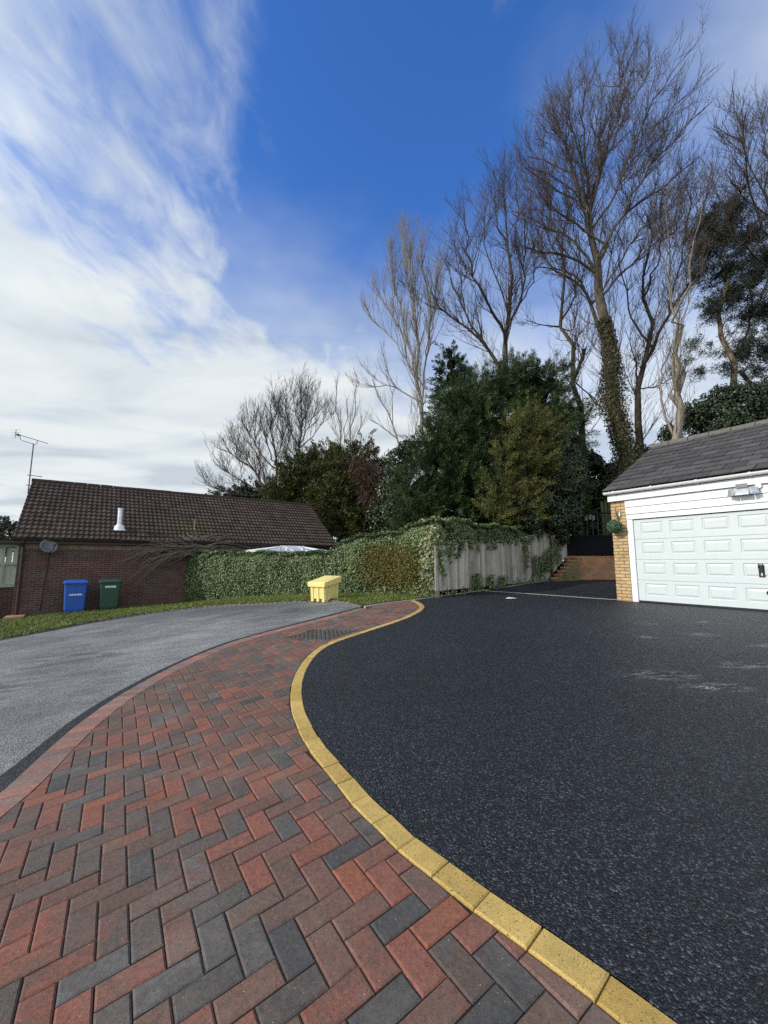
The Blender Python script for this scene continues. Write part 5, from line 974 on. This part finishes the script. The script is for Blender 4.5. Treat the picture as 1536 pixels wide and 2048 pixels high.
bare_tree('bare_tree', 'leaning bare tree just right of the ivy clad trunk', 19.5, [
    [(1262, 1110), *c6((1035, 1480), (1070, 1250), (1090, 1050), (1100, 900), (1080, 800), (1070, 700), (1090, 600)), 22, 2], [*c6((1075, 1130), (1150, 1020), (1200, 920), (1290, 800), (1350, 700), (1420, 600)), 12, 2], [*c6((1092, 1080), (1040, 1000), (1010, 880), (990, 760)), 8, 2], [*c6((1000, 1210), (1050, 1140), (1040, 1120)), 8, 3], [*c6((1100, 920), (1130, 800), (1150, 680), (1140, 560)), 8, 2], [*c6((1200, 920), (1210, 780), (1240, 640), (1250, 520)), 7, 2], [*c6((1060, 1300), (1120, 1240), (1190, 1200)), 5, 1.5], [*c6((1290, 800), (1330, 640), (1380, 520)), 5, 1.5]],
    [(1.8, 1.1, 2.7, 38, .026, .012, 7, 4), (2.3, .6, 1.6, 40, .014, .0092, 6, 3), (4., .3, .85, 38, .0082, .0063, 5, 3)], BARK_DK, TWIG_DK, seed=13, wind=(.12, 0, 0))
bare_tree('bare_tree', 'pale multi stemmed tree sprouting from a knobbly stump behind the garage', 17., [
    [(1362, 1110), *c6((1212, 1480), (1207, 1400), (1200, 1320), (1194, 1250), (1190, 1120)), 27, 11], [*c6((1187, 1270), (1185, 1050), (1180, 800), (1170, 650), (1180, 480)), 11, 1.5], [*c6((1203, 1270), (1213, 1150), (1200, 1000), (1230, 850), (1260, 700), (1300, 540)), 12, 1.5], [*c6((1150, 1430), (1140, 1300), (1142, 1200), (1168, 1130)), 8, 4], [*c6((1205, 1000), (1260, 880), (1320, 760), (1400, 620), (1450, 500)), 7, 1.5], [*c6((1183, 900), (1150, 780), (1140, 640)), 5, 1.5], [*c6((1198, 1300), (1180, 1275), (1172, 1262)), 13, 8], [*c6((1240, 840), (1330, 700), (1420, 540)), 5, 1.5], [*c6((1180, 800), (1200, 640), (1240, 500)), 5, 1.5]],
    [(2.2, 1., 2.6, 28, .016, .009, 6, 4), (2.6, .5, 1.3, 34, .011, .0075, 5, 3), (2.6, .25, .6, 36, .008, .006, 4, 3)], BARK_PALE, TWIG_MID, seed=17, up=.35, wind=(.12, 0, 0))
bare_tree('bare_tree', 'fine twigged bare tree reaching in from the right edge of the picture', 19., [
    [(1640, 1110), (1630, 900), (1600, 600), (1560, 420), (1550, 250), 30, 2], [(1600, 600), (1536, 470), (1500, 380), (1480, 300), (1490, 230), 10, 2], [(1590, 560), (1540, 400), (1530, 300), (1525, 225), 9, 2], [(1610, 640), (1540, 540), (1480, 480), (1430, 460), 9, 2], [(1560, 430), (1500, 330), (1475, 260), 7, 2], [(1540, 480), (1480, 390), (1450, 340), 6, 1.5]], LV, BARK_DK, TWIG_DK, seed=23)
bare_tree('bare_tree', 'slender pale grey tree with upswept branches left of the huge conifer', 22., [
    [(855, 1110), *c6((280, 1400), (268, 1200), (240, 950), (215, 820), (222, 700)), 13, 1.5], [*c6((267, 1230), (190, 950), (150, 850), (152, 760)), 7, 1.5], [*c6((272, 1250), (300, 1000), (270, 800), (262, 700)), 7, 1.5], [*c6((266, 1260), (160, 1060), (70, 980)), 6, 1.5], [*c6((272, 1320), (150, 1230), (75, 1240)), 5, 1.5], [*c6((240, 960), (205, 800), (200, 700)), 5, 1.5], [*c6((270, 1140), (310, 960), (320, 820)), 5, 1.5], [*c6((225, 1080), (150, 960), (100, 880)), 5, 1.5]],
    [(3.2, 1.1, 2.6, 24, .018, .012, 6, 4), (2.4, .6, 1.4, 26, .012, .010, 5, 3), (1.4, .3, .7, 28, .009, .008, 4, 3)], BARK_PALE, TWIG_PALE, seed=31, up=.5)
bare_tree('bare_tree', 'low slender pale tree beneath the upswept one', 21., [
    [(822, 1110), (812, 960), (795, 880), (770, 810), (745, 760), 8, 1.5], [(808, 940), (830, 870), (835, 800), 4, 1.2], [(800, 890), (760, 850), (740, 840), 4, 1.2], [(785, 850), (785, 790), (770, 740), 4, 1.2]], [(2.8, .6, 1.4, 28, .011, .007, 6, 4), (3.6, .3, .8, 30, .007, .0055, 5, 3)], BARK_PALE, TWIG_PALE, seed=33, up=.45)
LF = [(2.2, 1., 2.4, 32, .034, .014, 6, 4), (3.2, .6, 1.5, 34, .016, .011, 5, 3), (3.6, .3, .8, 36, .011, .009, 4, 3)]
bare_tree('bare_tree', 'round headed bare tree rising behind the olive conifers', 30., [
    [(600, 1110), *c5((605, 720), (610, 560), (620, 420), (625, 290), (620, 250)), 9, 1.5], [*c5((608, 640), (560, 500), (530, 400), (530, 300)), 5, 1.2], [*c5((610, 600), (660, 480), (700, 400), (730, 330)), 5, 1.2], [*c5((607, 680), (540, 600), (490, 520)), 4, 1.2], [*c5((612, 620), (690, 540), (760, 440)), 4, 1.2], [*c5((615, 520), (590, 380), (570, 270)), 4, 1.2], [*c5((618, 480), (660, 360), (680, 300)), 4, 1.2]], LF, BARK_DK, TWIG_DK, seed=41)
bare_tree('bare_tree', 'bare tree with a rounded crown just right of the tile ridge middle', 31., [
    [(545, 1110), *c5((480, 800), (470, 640), (450, 480), (430, 330)), 9, 1.5], [*c5((476, 760), (420, 600), (380, 470), (370, 380)), 5, 1.2], [*c5((472, 680), (510, 540), (500, 400)), 4, 1.2], [*c5((478, 780), (400, 680), (330, 560), (290, 480)), 5, 1.2], [*c5((455, 520), (470, 400), (480, 340)), 4, 1.2]], LF, BARK_DK, TWIG_DK, seed=43)
bare_tree('bare_tree', 'low spreading bare tree over the middle of the tile ridge', 29., [
    [(540, 1110), *c5((430, 960), (420, 860), (330, 740), (230, 650), (130, 610)), 8, 1.5], [*c5((425, 880), (300, 830), (180, 760), (90, 700)), 5, 1.2], [*c5((422, 860), (380, 720), (320, 600), (260, 520)), 5, 1.2], [*c5((428, 920), (300, 900), (150, 870), (60, 840)), 4, 1.2], [*c5((260, 880), (250, 740), (245, 620)), 4, 1.2], [*c5((330, 740), (260, 640), (200, 560)), 4, 1.2]], LF, BARK_DK, TWIG_MID, seed=47)
bare_tree('bare_tree', 'group of thin pale upright stems above the olive conifers', 28., [
    [(682, 1110), *c5((870, 700), (852, 500), (846, 350), (842, 190)), 6, 1.2], [*c5((868, 720), (915, 640), (935, 450), (962, 220)), 5, 1.2], [*c5((868, 700), (885, 560), (900, 420), (905, 300)), 4, 1.2], [*c5((862, 620), (820, 500), (800, 380)), 3.5, 1.], [*c5((920, 620), (985, 480), (1000, 400)), 3.5, 1.]], [(2., .7, 1.8, 24, .018, .011, 6, 4), (2.6, .4, 1., 26, .011, .009, 5, 3)], BARK_PALE, TWIG_PALE, seed=51, up=.5)
# pine with twisted tan trunks
pt, pp, pr_ = bare_tree('pine_tree', 'dark pine with twisted tan trunks beyond the garage ridge', 18.5, [
    [(1455, 1110), *c6((1395, 1380), (1420, 1130), (1400, 1080), (1350, 1050), (1355, 980), (1390, 900), (1390, 780), (1400, 650)), 22, 4], [*c6((1500, 1420), (1488, 1350), (1485, 1230), (1430, 1180)), 20, 9], [*c6((1425, 1110), (1460, 1050), (1480, 950), (1470, 850)), 9, 3], [*c6((1490, 1240), (1560, 1180), (1620, 1100)), 9, 3], [*c6((1390, 900), (1440, 800), (1500, 740)), 7, 2], [*c6((1395, 800), (1340, 740), (1290, 700)), 6, 2], [*c6((1400, 700), (1420, 600), (1410, 560)), 5, 2], [*c6((1480, 950), (1530, 860), (1560, 780)), 6, 2]],
    [(1.2, .8, 1.8, 50, .02, .010, 6, 4), (2., .4, .9, 45, .011, .007, 5, 3)], PINEBARK, BARK_DK, None, seed=61, up=.1)
P, N_ = surf(blobs_px([(1450, 470, 46), (1500, 470, 46), (1405, 500, 34), (1515, 555, 44), (1450, 545, 44), (1392, 545, 24), (1500, 630, 36), (1425, 620, 26), (1535, 700, 34), (1392, 690, 12), (1398, 745, 13), (1510, 745, 24), (1455, 740, 15), (1470, 420, 30), (1420, 450, 40), (1536, 520, 50), (1470, 590, 46), (1536, 790, 40), (1490, 700, 40), (1540, 620, 40), (1470, 690, 22), (1378, 470, 14), (1420, 700, 10), (1375, 720, 8)], 18.5, 1.1), 2600, .0, 1.15, .35)
P = P+rng.normal(0, .16, P.shape); i = np.repeat(np.arange(len(P)), 42); d = unit(rng.normal(0, 1, (len(i), 3))+np.array((0, 0, .45))); blade_mesh('needles', P[i]+d*rng.uniform(0, .12, (len(i), 1))+rng.normal(0, .045, (len(i), 3)), d, rng.uniform(.08, .16, len(i)), rng.uniform(.018, .032, len(i)), np.repeat(rng.normal(.45, .25, len(P)), 42), NEEDLE, pt)
